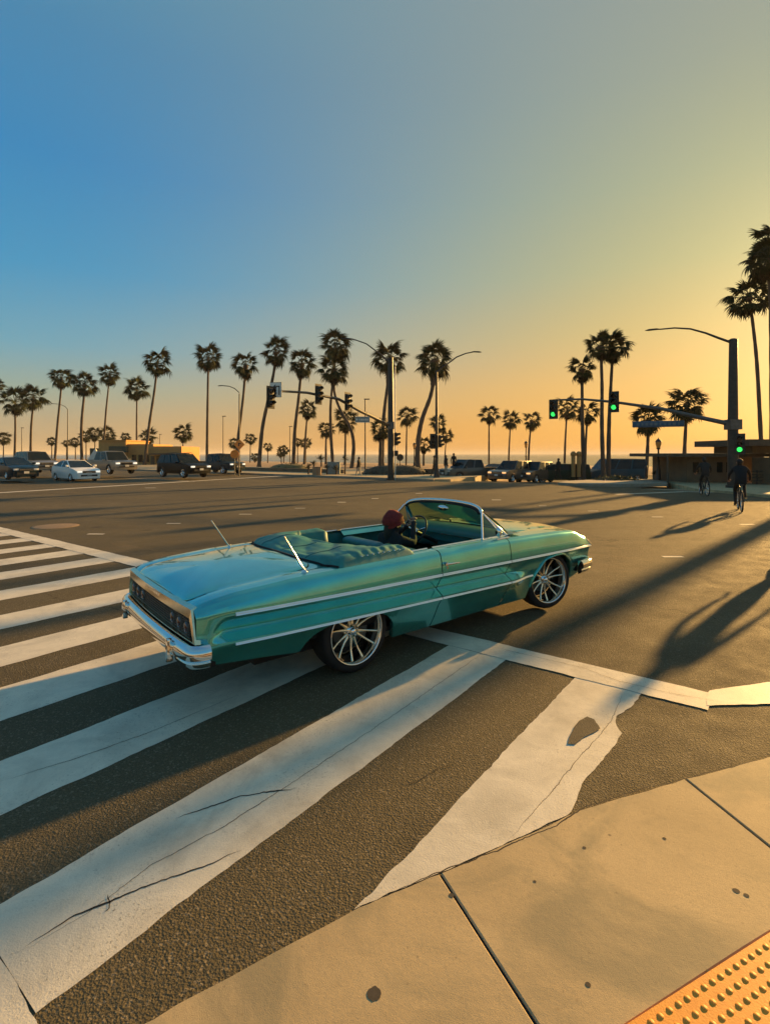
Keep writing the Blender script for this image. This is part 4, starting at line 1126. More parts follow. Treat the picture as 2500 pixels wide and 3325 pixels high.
def person(name, pose, loc, rz, top, legs, label, shoes='black_plastic', hair='hair_dark', hat=None, cat='person', scale=1.0, group=None, long_hair=False, backpack=None, levels=1, parent=None, shorts=False, skirt=None):
    J = dict(STAND); J.update(pose)
    J.pop('_face', None); names = list(J); idx = {n: i for i, n in enumerate(names)}
    me = bpy.data.meshes.new('tmp'); me.from_pydata([J[n] for n in names], [(idx[a], idx[c]) for a, c in EDGES], [])
    o = bpy.data.objects.new('tmp', me); col.objects.link(o)
    md = o.modifiers.new('s', 'SKIN'); ss = o.modifiers.new('u', 'SUBSURF'); ss.levels = levels
    for i, n in enumerate(names):
        k = n[:-1] if n[-1] in 'LR' else n
        me.skin_vertices[0].data[i].radius = RAD[k]
        me.skin_vertices[0].data[i].use_root = (n == 'pelvis')
    dg = bpy.context.evaluated_depsgraph_get(); dg.update()
    m2 = bpy.data.meshes.new_from_object(o.evaluated_get(dg)); bpy.data.objects.remove(o)
    m2.name = name
    for mm in (top, legs, 'skin', shoes): m2.materials.append(MATS[mm])
    segs = []
    for a, c in EDGES:
        A_, C_ = Vector(J[a]), Vector(J[c])
        if a in ('neck', 'head'): mi = 2
        elif c.startswith('hd'): mi = 2
        elif c.startswith('toe'): mi = 3
        elif c.startswith('an') and shorts: mi = 2
        elif c.startswith(('kn', 'an')) or a == 'pelvis' and c.startswith('hip'): mi = 1
        else: mi = 0
        segs.append((A_, C_, mi))
    for p in m2.polygons:
        c = p.center; best = (9e9, 0)
        for A_, C_, mi in segs:
            t = max(0, min(1, (c - A_).dot(C_ - A_) / max(1e-9, (C_ - A_).length_squared))); d = (c - A_.lerp(C_, t)).length - (0.05 if mi == 0 else 0)
            if d < best[0]: best = (d, mi)
        p.material_index = best[1]; p.use_smooth = True
    body = bpy.data.objects.new(name, m2); col.objects.link(body)
    body.location = loc; body.rotation_euler = (0, 0, rz); body.scale = (scale,) * 3
    if parent is not None: body.parent = parent
    tag(body, label, cat, group)
    hd = Vector(J['head']); up = (Vector(J['crown']) - hd).normalized()
    fw = Vector(pose.get('_face', (1, 0, 0))).normalized(); sd = up.cross(fw).normalized(); fw = sd.cross(up)
    R_ = Matrix((fw, sd, up)).transposed().to_4x4(); MH = Matrix.Translation(hd) @ R_
    b = MB(); b.tube([MH @ Vector((.078, 0, .03)), MH @ Vector((.108, 0, -.018)), MH @ Vector((.088, 0, -.03))], [.008, .015, .008], 6); b.build('nose', 'skin', body)
    for s in (-1, 1):
        b = MB(); b.lathe([(.001, .006), (.012, 0), (.012, -.01)], 8, 0, MH @ Matrix.Translation((.082, s * .032, .022)) @ Matrix.Rotation(PI / 2, 4, 'Y')); b.build('eye', 'hair_dark', body)
        b = MB(); b.tube([MH @ Vector((.0, s * .088, .025)), MH @ Vector((-.012, s * .096, -.005)), MH @ Vector((.0, s * .088, -.03))], .010, 5); b.build('ear', 'skin', body)
    b = MB(); b.tube([MH @ Vector((.086, -.025, -.052)), MH @ Vector((.092, 0, -.053)), MH @ Vector((.086, .025, -.052))], .006, 5); b.build('mouth', 'red_lens', body)
    b = MB(); prof = [(.001, .118), (.05, .108), (.085, .075), (.098, .03), (.094, -.01), (.080, -.03)]
    MHH = MH @ Matrix.Translation((-.020, 0, .018)) @ Matrix.Rotation(math.radians(-14), 4, 'Y') @ Matrix.Diagonal((1.10, .98, 1.05, 1))
    b.lathe(prof, 20, 0, MHH)
    if long_hair:
        b.tube([MH @ Vector((-.05, 0, .03)), MH @ Vector((-.075, 0, -.08)), MH @ Vector((-.08, 0, -.20)), MH @ Vector((-.07, 0, -.27))], [.09, .085, .075, .04], 10)
    b.build('hair', hair, body)
    if hat:
        b = MB(); b.lathe([(.001, .150), (.05, .142), (.095, .105), (.117, .05), (.120, .02), (.112, .0), (.118, -.008), (.112, -.03)], 22, 0, MHH)
        b.v = [tuple(Vector(v) + (Vector(v) - hd).normalized() * (.016 * noise.noise(Vector(v) * 22) + .012 * noise.noise(Vector(v) * 60))) for v in b.v]
        b.build('hat', hat, body)
    for s, q in ((1, 'L'), (-1, 'R')):
        b = MB(); fingers(b, Vector(J['wr' + q]), Vector(J['hd' + q]), s); b.build('fingers', 'skin', body)
    if backpack:
        b = MB(); c = (Vector(J['chest']) + Vector(J['waist'])) / 2; bd_ = (Vector(J['chest']) - Vector(J['waist'])).normalized()
        b.box((0, 0, 0), (.16, .30, .40)); q = b.build('backpack', backpack, body); bevel_mesh(q, .05, 2)
        q.location = c + Vector((-.19, 0, .04)); q.rotation_euler = (0, math.atan2(bd_.x, bd_.z), 0)
    return body

# the driver: seated, hands on the wheel
hx, hy, hz_ = 1.36, 0.20, 1.135
DR = dict(pelvis=(1.30, hy, .56), waist=(1.26, hy, .70), chest=(1.25, hy, .88), neck=(1.30, hy, 1.02), head=(1.345, hy, 1.125), crown=(1.335, hy, 1.205),
          shL=(1.29, hy + .18, .95), elL=(1.45, hy + .25, .88), wrL=(1.62, hy + .17, 1.02), hdL=(1.68, hy + .13, 1.08),
          shR=(1.29, hy - .18, .95), elR=(1.46, hy - .20, .90), wrR=(1.58, hy - .06, 1.08), hdR=(1.64, hy + .0, 1.15),
          hipL=(1.36, hy + .1, .54), knL=(1.74, hy + .14, .62), anL=(1.98, hy + .12, .34), toeL=(2.1, hy + .12, .32),
          hipR=(1.36, hy - .1, .54), knR=(1.74, hy - .12, .62), anR=(1.98, hy - .1, .34), toeR=(2.1, hy - .1, .32), _face=(1, -0.45, -0.05))
person('person', DR, CAR.location, CAR.rotation_euler.z, 'cloth_black', 'cloth_dark', 'driver of the convertible in dark jacket and red knitted cap, hands on the wheel', hat='hat_red', levels=2, long_hair=True)

# ---------------------------------------------------------------- bicycles with riders
def bicycle(loc, rz, label, tyre='tyre', frame='black_metal', s=1.0, group=None):
    r = empty('bicycle', loc, rz, label, 'bicycle', group); r.scale = (s,) * 3
    b = MB(); b.tube([(.34 * math.cos(a * PI / 14), 0, .34 * math.sin(a * PI / 14)) for a in range(28)], .024, 6, closed=True); wt_ = b.mesh('tyre', tyre)
    b = MB(); b.tube([(.315 * math.cos(a * PI / 14), 0, .315 * math.sin(a * PI / 14)) for a in range(28)], .010, 5, closed=True)
    for k in range(14):
        a = k * PI / 7; b.tube([(0, .02 * (-1) ** k, 0), (.31 * math.cos(a), 0, .31 * math.sin(a))], .0028, 4)
    b.tube([(0, -.05, 0), (0, .05, 0)], .025, 8); wr_ = b.mesh('rim', 'chrome')
    for x in (-.52, .53):
        w = empty('wheel', (x, 0, .365)); w.parent = r; inst('tyre', wt_, w); inst('rim', wr_, w)
    b = MB()
    bbp, st, hd1, hd0, ra, fa = (-.08, 0, .32), (-.24, 0, .80), (.33, 0, .86), (.38, 0, .66), (-.52, 0, .365), (.53, 0, .365)
    for a, c, w in ((bbp, st, .017), (st, hd1, .018), (bbp, hd0, .020), (hd0, hd1, .020)): b.tube([a, c], w, 6)
    for s_ in (-1, 1):
        b.tube([(st[0], s_ * .02, st[2] - .06), (ra[0], s_ * .06, ra[2])], .010, 5); b.tube([(bbp[0], s_ * .03, bbp[2]), (ra[0], s_ * .06, ra[2])], .010, 5); b.tube([(hd0[0], s_ * .04, hd0[2]), (fa[0], s_ * .06, fa[2])], .013, 5)
    b.tube([st, (-.27, 0, .90)], .013, 6); b.build('frame', frame, r)
    b = MB(); b.tube([(.33, 0, .86), (.32, 0, 1.0)], .014, 6); b.tube([(.26, -.31, 1.03), (.33, -.20, 1.03), (.34, 0, 1.0), (.33, .20, 1.03), (.26, .31, 1.03)], .013, 6); b.build('handlebar', frame, r)
    b = MB(); b.box((-.28, 0, .92), (.26, .15, .05)); q = b.build('saddle', 'black_plastic', r); bevel_mesh(q, .02)
    b = MB(); b.tube([(bbp[0], -.10, bbp[2]), (bbp[0], .10, bbp[2])], .02, 6); b.tube([(bbp[0], .09, bbp[2]), (bbp[0] + .10, .09, bbp[2] - .13)], .01, 5); b.tube([(bbp[0], -.09, bbp[2]), (bbp[0] - .10, -.09, bbp[2] + .13)], .01, 5)
    b.box((bbp[0] + .10, .14, bbp[2] - .13), (.09, .09, .02)); b.box((bbp[0] - .10, -.14, bbp[2] + .13), (.09, .09, .02)); b.build('crank', 'black_metal', r)
    return r
def rider_pose(lean=0.12, hand=-.31):
    return dict(pelvis=(-.26, 0, 1.03), waist=(-.22, 0, 1.18), chest=(-.13 + lean * .3, 0, 1.40), neck=(-.06 + lean * .5, 0, 1.56), head=(-.02 + lean * .6, 0, 1.68), crown=(-.03 + lean * .6, 0, 1.76),
                shL=(-.08 + lean * .4, .18, 1.49), elL=(.08, .30, 1.26), wrL=(.22, .31, 1.09), hdL=(.29, .30, 1.06), shR=(-.08 + lean * .4, -.18, 1.49), elR=(.08, -.30, 1.26), wrR=(.22, -.31, 1.09), hdR=(.29, -.30, 1.06),
                hipL=(-.22, .10, .98), knL=(.16, .13, .72), anL=(.01, .13, .27), toeL=(.12, .14, .20), hipR=(-.22, -.10, .98), knR=(.20, -.13, .95), anR=(-.14, -.13, .53), toeR=(-.02, -.14, .48))
p1 = gd(1603, 1106); p2 = gd(1521, 1070)
hd1_ = math.atan2(p1.y, p1.x) + 0.10
p1 = p1 + Vector((.16, .35, 0))
bicycle(p1, hd1_, 'bicycle of the nearer rider, beside the tall signal pole at the right', group=None)
person('person', rider_pose(), p1, hd1_, 'cloth_black', 'cloth_black', 'nearer cyclist in black, seen from behind below the low green signal at the right', shoes='black_plastic', levels=2, shorts=False)
hd2_ = math.atan2(p2.y, p2.x) + 0.25
bicycle(p2, hd2_, 'bicycle of the farther rider, just left of the tall signal pole')
person('person', rider_pose(.05), p2, hd2_, 'cloth_dark', 'cloth_dark', 'farther cyclist in dark clothes between the low hedge and the tall signal pole', levels=1)

# a walker just outside the frame at the right: one lifted shoe shows, the long shadow crosses the asphalt
WALK = dict(knL=(.20, .10, .52), anL=(.34, .10, .12), toeL=(.49, .12, .10), knR=(-.06, -.10, .50), anR=(-.36, -.10, .22), toeR=(-.30, -.12, .09),
            elL=(-.16, .24, 1.16), wrL=(-.06, .27, .95), hdL=(-.02, .27, .86), elR=(.12, -.22, 1.15), wrR=(.27, -.20, 1.0), hdR=(.34, -.19, .94))
pw = gd(1690, 1208)
wk = person('person', WALK, Vector((7.62, 9.83, -0.0)), math.radians(12), 'cloth_dark', 'cloth_dark', 'walker cut off by the right edge, one dark shoe in view above the long shadow', levels=2, shoes='black_plastic')
p3 = Vector((9.35, 9.25, 0))
0 and person('person', dict(STAND), Vector((8.25, 8.35, 0)), math.radians(200), 'cloth_brown', 'cloth_dark', 'second walker outside the right edge whose long shadow falls across the asphalt', levels=1)

# people beyond the intersection
def far_person(x, yb, Y, pose, rz, top, legs, label, **k):
    p = at(x, yb, Y); return person('person', pose, p, rz, top, legs, label, levels=1, cat='person', **k)
STRIDE = dict(knL=(.16, .09, .50), anL=(.24, .09, .09), toeL=(.38, .10, .05), knR=(-.02, -.09, .49), anR=(-.26, -.09, .14), toeR=(-.16, -.10, .05))
far_person(775, 1032, 44, STRIDE, 2.6, 'cloth_black', 'cloth_pale', 'pedestrian in dark top and pale trousers walking left of the thick signal pole')
far_person(938, 1029, 44, STRIDE, 2.9, 'cloth_dark', 'cloth_brown', 'pedestrian standing just left of the slim street light pole')
far_person(963, 1028, 44, STAND, 0.4, 'cloth_dark', 'cloth_pale', 'pedestrian with dark bag waiting right of the slim street light pole')
far_person(980, 1022, 46, STRIDE, 1.2, 'cloth_black', 'cloth_dark', 'pedestrian in black passing behind the dark pickup')
far_person(1206, 1036, 43, STRIDE, 2.0, 'cloth_dark', 'cloth_dark', 'pedestrian in dark clothes between the green van and the pillars')

# ---------------------------------------------------------------- other vehicles
def cut_wheels(prof, wx, r, zb):
    """lower outline with wheel arches, from rear to front"""
    out = []
    for x in sorted(wx):
        out.append((x - r, zb))
        for k in range(1, 12):
            a = PI - PI * k / 12; out.append((x + r * math.cos(a), zb + (r * 1.02) * math.sin(a)))
        out.append((x + r, zb))
    return out
def vehicle(name, cat, label, loc, heading, L, W, paint, low, green, wx, wr, zb=0.28, lamps='lamp_glass', group=None, grille='black_plastic', rack=False, plate=True, bed=None, splits=(), inset=0.13, hl=None, visor=False):
    """low: upper outline of the lower body (rear to front); green: cabin outline (rear base, rear top, front top, front base)"""
    V = empty(name, loc, heading, label, cat, group)
    arch = wr * 1.14
    bot = [(low[0][0] + 0.05, zb)] + cut_wheels(None, wx, arch, zb) + [(low[-1][0] - 0.05, zb)]
    poly = bot + low[::-1]
    b = MB(); n = len(poly); hw = W / 2
    def hwid(x, z): 
        e = min(1, (L / 2 - abs(x)) / 0.45); zz = max([q[1] for q in low])
        return hw - 0.11 * (1 - max(0, e)) ** 2 - 0.05 * max(0, (z - 0.6) / (zz - 0.6)) ** 2 - 0.03 * max(0, (0.5 - z) / 0.3)
    vs = [(x, hwid(x, z), z) for x, z in poly] + [(x, -hwid(x, z), z) for x, z in poly]
    # side faces as strips between lower and upper outline
    import bisect
    xs = sorted(set([round(p[0], 3) for p in poly]))
    lo_t, hi_t = bot, low
    def zlo(x): return lerp_tab(lo_t, x)
    def zhi(x): return lerp_tab(hi_t, x)
    side = MB(); NZ = 6
    for s in (1, -1):
        def P(i, j):
            x = xs[i]; a, c = zlo(max(bot[0][0], min(bot[-1][0], x))), zhi(x); z = a + (c - a) * j / (NZ - 1); return (x, s * hwid(x, z), z)
        side.grid(P, len(xs), NZ)
    nx = len(xs)
    def T(i, j):
        x = xs[i]; z = zhi(x); w = hwid(x, z); f = -1 + 2 * j / 6; return (x, w * f, z + 0.03 * (1 - f * f))
    side.grid(T, nx, 7)
    for e, xx in ((0, xs[0]), (1, xs[-1])):
        def E_(i, j):
            a, c = zlo(max(bot[0][0], min(bot[-1][0], xx))), zhi(xx); z = a + (c - a) * j / 5; f = -1 + 2 * i / 6
            return (xx + (0.06 if e else -0.05) * (1 - f * f), hwid(xx, z) * f, z + (0.03 * (1 - f * f) if j == 5 else 0))
        side.grid(E_, 7, 6)
    side.build('body', paint, V, merge=True, sharp=32)
    b = MB()
    b.box((0, 0, zb + 0.16), (L * 0.94, W * 0.62, 0.30))
    for x in wx: b.box((x, 0, zb + arch * 0.55), (arch * 2.0, W - 0.12, arch * 0.9)) if False else b.box((x, 0, zb + arch * 0.5), (arch * 2.05, W - 0.46, arch * 1.0))
    b.box(((wx[0] + wx[1]) / 2, 0, zb - 0.0), (abs(wx[1] - wx[0]) - 2 * arch, W * 0.9, 0.05))
    b.build('underbody', 'under_dark', V)
    # cabin
    (x0, z0), (x1, z1), (x2, z2), (x3, z3) = green
    tw = hw - inset
    def cw(z): return (hw - 0.05) + (tw - hw + 0.05) * (z - z0) / (z1 - z0)
    cab = MB()
    A0, A1, A2, A3 = [Vector((x, cw(z), z)) for x, z in green]
    mir = lambda p: Vector((p.x, -p.y, p.z))
    def Rf(i, j):
        x = x1 + (x2 - x1) * i / 8; z = z1 + (z2 - z1) * i / 8 + 0.035 * math.sin(PI * i / 8); f = -1 + 2 * j / 6; return (x, cw(z1) * f, z + 0.03 * (1 - f ** 2))
    cab.grid(Rf, 9, 7)
    cab.add([A0, A1, mir(A1), mir(A0)], [(0, 1, 2, 3)]); cab.add([A3, A2, mir(A2), mir(A3)], [(3, 2, 1, 0)])
    cab.add([A0, A1, A2, A3], [(0, 3, 2, 1)]); cab.add([mir(p) for p in (A0, A1, A2, A3)], [(0, 1, 2, 3)])
    c = cab.build('roof', paint, V, merge=True, sharp=25); bevel_mesh(c, 0.05, 2, 35)
    def quad(nm, P, m='glass_dark', k=0.10, out=0.006, parent=V):
        ctr = sum(P, Vector()) / len(P); nrm = (P[1] - P[0]).cross(P[2] - P[0]).normalized()
        if nrm.dot(ctr - Vector((ctr.x * 0.8, 0, (z0 + z1) / 2 - 0.2))) < 0: nrm = -nrm
        Q = [p + (ctr - p) * k for p in P]; b = MB(); n = len(P)
        top = [p + nrm * out for p in Q]; bo = [p - nrm * 0.01 for p in Q]
        b.add(top + bo, [tuple(range(n)), tuple(range(n, 2 * n))[::-1]] + [(i, (i + 1) % n, n + (i + 1) % n, n + i) for i in range(n)])
        return b.build(nm, m, parent)
    quad('windscreen', [A3, A2, mir(A2), mir(A3)], k=0.09); quad('rear_window', [A0, A1, mir(A1), mir(A0)], k=0.14)
    fr = [0] + list(splits) + [1]
    for s in (1, -1):
        for a, c_ in zip(fr, fr[1:]):
            P = [A0.lerp(A3, a), A1.lerp(A2, a), A1.lerp(A2, c_), A0.lerp(A3, c_)]
            if s < 0: P = [mir(p) for p in P]
            quad('side_window', P, k=0.11)
    if bed:
        b = MB(); b.box(((bed[0] + bed[1]) / 2, 0, bed[2] - 0.02), (bed[1] - bed[0], W - 0.30, 0.10)); b.build('cargo_bed', 'under_dark', V)
    # wheels
    t = MB(); t.lathe([(wr * .62, -.11), (wr * .95, -.115), (wr, -.08), (wr, .08), (wr * .95, .115), (wr * .66, .12)], 24); tm = t.mesh('tyre', 'tyre')
    r = MB(); r.lathe([(wr * .66, .115), (wr * .62, .118), (wr * .58, .09), (wr * .54, .06)], 24); r.lathe([(.001, .10), (wr * .16, .095), (wr * .2, .06)], 12)
    for k in range(6): r.tube([(wr * .15 * math.cos(k * PI / 3), wr * .15 * math.sin(k * PI / 3), .085), (wr * .60 * math.cos(k * PI / 3), wr * .60 * math.sin(k * PI / 3), .09)], .022, 5)
    r.lathe([(wr * .60, .03), (.001, .03)], 16, 1); rm = r.mesh('rim', ['chrome', 'under_dark'])
    for x in wx:
        for s in (1, -1):
            w = empty('wheel', (x, s * (W / 2 - 0.135), wr)); w.parent = V; w.rotation_euler = (-PI / 2 if s > 0 else PI / 2, 0, 0); inst('tyre', tm, w); inst('rim', rm, w)
    # front
    fx = low[-1][0] + 0.045; hz0 = hl or lerp_tab(low, low[-1][0] - 0.3) - 0.20
    for s in (1, -1):
        b = MB(); b.box((fx - 0.055, s * (hw - 0.29), hz0), (0.10, 0.32, 0.13)); q = b.build('headlight', lamps, V); bevel_mesh(q, 0.025)
        b = MB(); b.box((low[0][0] - 0.01, s * (hw - 0.24), hz0 + 0.06), (0.08, 0.20, 0.18)); q = b.build('tail_lamp', 'red_lens', V); bevel_mesh(q, 0.02)
        b = MB(); b.box((x3 - 0.28, s * (hw + 0.08), z0 + 0.06), (0.10, 0.20, 0.14)); b.box((x3 - 0.27, s * (hw - 0.03), z0 + 0.03), (0.05, 0.12, 0.04)); q = b.build('door_mirror', paint, V); bevel_mesh(q, 0.02)
    b = MB(); b.box((fx - 0.02, 0, hz0 - 0.02), (0.06, W * 0.50, 0.15)); b.box((fx - 0.01, 0, hz0 - 0.27), (0.06, W * 0.62, 0.12)); b.build('grille', grille, V)
    b = MB(); b.box((fx + 0.03, 0, hz0 + 0.0), (0.015, W * 0.46, 0.018)); b.box((fx + 0.03, 0, hz0 - 0.06), (0.015, W * 0.46, 0.014)); b.build('grille_bar', 'chrome', V)
    if plate:
        b = MB(); b.box((fx + 0.045, 0, hz0 - 0.20), (0.012, 0.31, 0.15)); b.build('licence_plate', 'plate_white', V)
    if rack:
        b = MB()
        for s in (1, -1): b.tube([(x1 + 0.1, s * (cw(z1) - 0.08), z1 + 0.03), (x1 + 0.15, s * (cw(z1) - 0.08), z1 + 0.10), (x2 - 0.15, s * (cw(z1) - 0.08), z2 + 0.11), (x2 - 0.05, s * (cw(z1) - 0.08), z2 + 0.03)], 0.02, 6)
        for f in (0.2, 0.5, 0.8): b.tube([(x1 + (x2 - x1) * f, -(cw(z1) - 0.08), z1 + 0.10), (x1 + (x2 - x1) * f, cw(z1) - 0.08, z1 + 0.10)], 0.018, 6)
        b.build('roof_rack', 'black_metal', V)
    return V
SED = dict(L=4.6, W=1.80, low=[(-2.28, 0.70), (-2.24, 1.04), (-1.75, 1.08), (-1.2, 1.04), (0.9, 0.99), (1.6, 0.93), (2.08, 0.83), (2.24, 0.74), (2.30, 0.62)], green=[(-1.95, 1.05), (-0.95, 1.46), (0.10, 1.49), (1.25, 0.96)], wx=(-1.32, 1.38), wr=0.33, splits=(0.52,), zb=0.20, hl=0.70, inset=0.25)
SUV = dict(L=4.8, W=1.94, low=[(-2.38, 0.60), (-2.36, 1.10), (-1.0, 1.12), (1.0, 1.10), (1.9, 1.04), (2.28, 0.92), (2.38, 0.62)], green=[(-2.28, 1.11), (-2.05, 1.78), (0.25, 1.82), (1.05, 1.09)], wx=(-1.45, 1.45), wr=0.40, splits=(0.30, 0.63), zb=0.33, hl=0.86, inset=0.24)
PIC = dict(L=5.6, W=1.98, low=[(-2.78, 0.62), (-2.76, 1.12), (-0.9, 1.13), (1.2, 1.13), (2.3, 1.10), (2.70, 1.02), (2.78, 0.66)], green=[(-0.95, 1.12), (-0.75, 1.84), (0.75, 1.86), (1.45, 1.12)], wx=(-1.75, 1.80), wr=0.41, splits=(0.5,), zb=0.38, hl=0.90, bed=(-2.65, -1.05, 1.13), inset=0.22)
VAN = dict(L=5.4, W=2.0, low=[(-2.68, 0.60), (-2.68, 1.20), (1.2, 1.18), (2.0, 1.10), (2.50, 0.98), (2.68, 0.62)], green=[(-2.64, 1.19), (-2.55, 2.02), (0.75, 2.04), (1.75, 1.12)], wx=(-1.65, 1.75), wr=0.36, splits=(0.35, 0.7), zb=0.28, hl=0.80, inset=0.2)
HU = TH                                          # heading along +u
def on(x, yb): return gd(x, yb)
G1 = 'cars waiting at the stop line at the left'
vehicle('parked_car', 'car', 'white sedan waiting foremost at the stop line at the left', on(158, 1038) + Vector((0, 0.3, 0)), HU - 0.02, paint='paint_white', lamps='lamp_lit', **SED)
vehicle('parked_car', 'car', 'dark sedan left of the white sedan, cut by the left edge of the frame', at(28, 1034, 37.5), HU + 0.02, paint='paint_navy', lamps='lamp_glass', **SED)
vehicle('parked_car', 'suv', 'silver grey suv standing behind the dark sedan at the far left', at(76, 1022.4, 44), HU, paint='paint_silver', lamps='lamp_lit', **SUV)
vehicle('pickup_truck', 'pickup', 'silver pickup with bright sunlit front corner behind the white sedan', at(238, 1022.8, 44.5), HU, paint='paint_silver', lamps='lamp_lit', grille='black_plastic', **PIC)
vehicle('parked_car', 'suv', 'large black suv with roof rack at the stop line, right of the silver pickup', at(396, 1030.5, 41.5), HU, paint='paint_black', lamps='lamp_lit', rack=True, **SUV)
vehicle('pickup_truck', 'pickup', 'dark navy pickup beside the orange road work signs', at(474, 1022.4, 50.0), HU, paint='paint_navy', lamps='lamp_lit', **{**PIC, 'L': 5.2, 'W': 1.9})
HV = math.atan2(-UX, UY) + 0.0                   # coming towards the intersection from the beach side
hv = Vector((-math.sin(-TH), -math.cos(TH), 0)); HV = math.atan2(hv.y, hv.x)
def onr(x, Y):
    p = at(x, HYP, Y); p.z = terrain(p.x, p.y) + 0.05; return p
vehicle('pickup_truck', 'pickup', 'dark pickup whose sunlit rear flares, leftmost of the cars beyond the convertible windscreen', onr(1014, 46), HV - 0.42, paint='paint_bronze', **{**PIC, 'L': 5.2})
vehicle('parked_car', 'car', 'small dark car half hidden between the dark pickup and the paired suvs', onr(1068, 52), HV, paint='paint_grey', lamps='lamp_lit', **SED)
vehicle('parked_car', 'suv', 'dark suv with sunlit amber side, left one of the pair beside the green van', onr(1105, 45), HV - .12, paint='paint_bronze', lamps='lamp_amber', **SUV)
vehicle('parked_car', 'suv', 'suv with glowing orange flank, right one of the pair beside the green van', onr(1155, 46), HV - .1, paint='paint_bronze', lamps='lamp_amber', **{**SUV, 'L': 4.4, 'W': 1.8})
vehicle('parked_van', 'van', 'low black green van parked left of the two pillars', onr(1204, 47), HV - 0.85, paint='paint_green', **{**VAN, 'L': 5.0, 'green': [(-2.64, 1.19), (-2.55, 1.62), (0.75, 1.64), (1.75, 1.12)]})
vehicle('parked_van', 'van', 'big dark blue van facing left behind the grassy island', onr(1326, 48), PI + 0.10, paint='paint_blue', **{**VAN, 'green': [(-2.64, 1.19), (-2.60, 2.08), (0.95, 2.10), (1.75, 1.12)]})

# ---------------------------------------------------------------- palms
def frond_mesh(name, nb, m, droop, spread=105, seed=0, fold=0.25):
    r = random.Random(seed); b = MB()
    P = 0.56
    b.tube([(0, 0, 0), (P * .5, 0, .015), (P, 0, 0)], [.016, .012, .009], 4)
    for k in range(nb):
        a = math.radians(-spread + 2 * spread * k / (nb - 1)) + r.uniform(-.05, .05)
        L = (0.46 - 0.12 * abs(a) / 2) * r.uniform(.85, 1.08)
        ca, sa = math.cos(a), math.sin(a); w = 0.034
        zf = -fold * abs(sa) * 0.25
        pts = []
        for f in (0, .35, .7, 1.0):
            pts.append(Vector((P + L * f * ca, L * f * sa, zf * f - droop * L * f ** 2.2 * r.uniform(.8, 1.2))))
        ws_ = [.010, w, w * .8, .002]; nx = Vector((-sa, ca, 0)); vs = []
        for p, q in zip(pts, ws_): vs += [p + nx * q + Vector((0, 0, -.4 * q)), p, p - nx * q + Vector((0, 0, -.4 * q))]
        fs = []
        for i in range(3): fs += [(3 * i, 3 * i + 1, 3 * i + 4, 3 * i + 3), (3 * i + 1, 3 * i + 2, 3 * i + 5, 3 * i + 4)]
        b.add(vs, fs)
    return b, b.mesh(name, m)
FR = [frond_mesh('frond', 15, 'frond_green' if i % 2 else 'frond_lit', .35 + .15 * i, seed=i) for i in range(4)]
FD = [frond_mesh('dead_frond', 9, 'frond_dead', .9, spread=60, seed=9 + i) for i in range(2)]
def crown_rots(n, r, low=-52, dead=14):
    out = []
    for i in range(n):
        f = (i + .5) / n
        el = 82 - (82 - low) * f ** 0.85 + r.uniform(-9, 9); az = i * 137.5 + r.uniform(-12, 12)
        out.append((math.radians(az), math.radians(el), r.uniform(.78, 1.14), r.randrange(4), False))
    for i in range(dead): out.append((math.radians(i * 137.5 + r.uniform(-10, 10)), math.radians(r.uniform(-84, -64)), r.uniform(.7, .95), i % 2, True))
    return out
def place_mat(az, el, s, tw=0.0):
    return Matrix.Rotation(az, 4, 'Z') @ Matrix.Rotation(-el, 4, 'Y') @ Matrix.Rotation(tw, 4, 'X') @ Matrix.Diagonal((s, s, s, 1))
CROWNS = []
for v in range(4):
    r = random.Random(40 + v); b = MB()
    for az, el, s, k, dead in crown_rots(26, r, dead=9):
        M_ = place_mat(az, el, s, r.uniform(-.6, .6)); src = (FD if dead else FR)[k][0]
        b.add([M_ @ Vector(q) for q in src.v], src.f, 1 if dead else 0)
    CROWNS.append(b.mesh('crown', ['frond_green', 'frond_dead']))
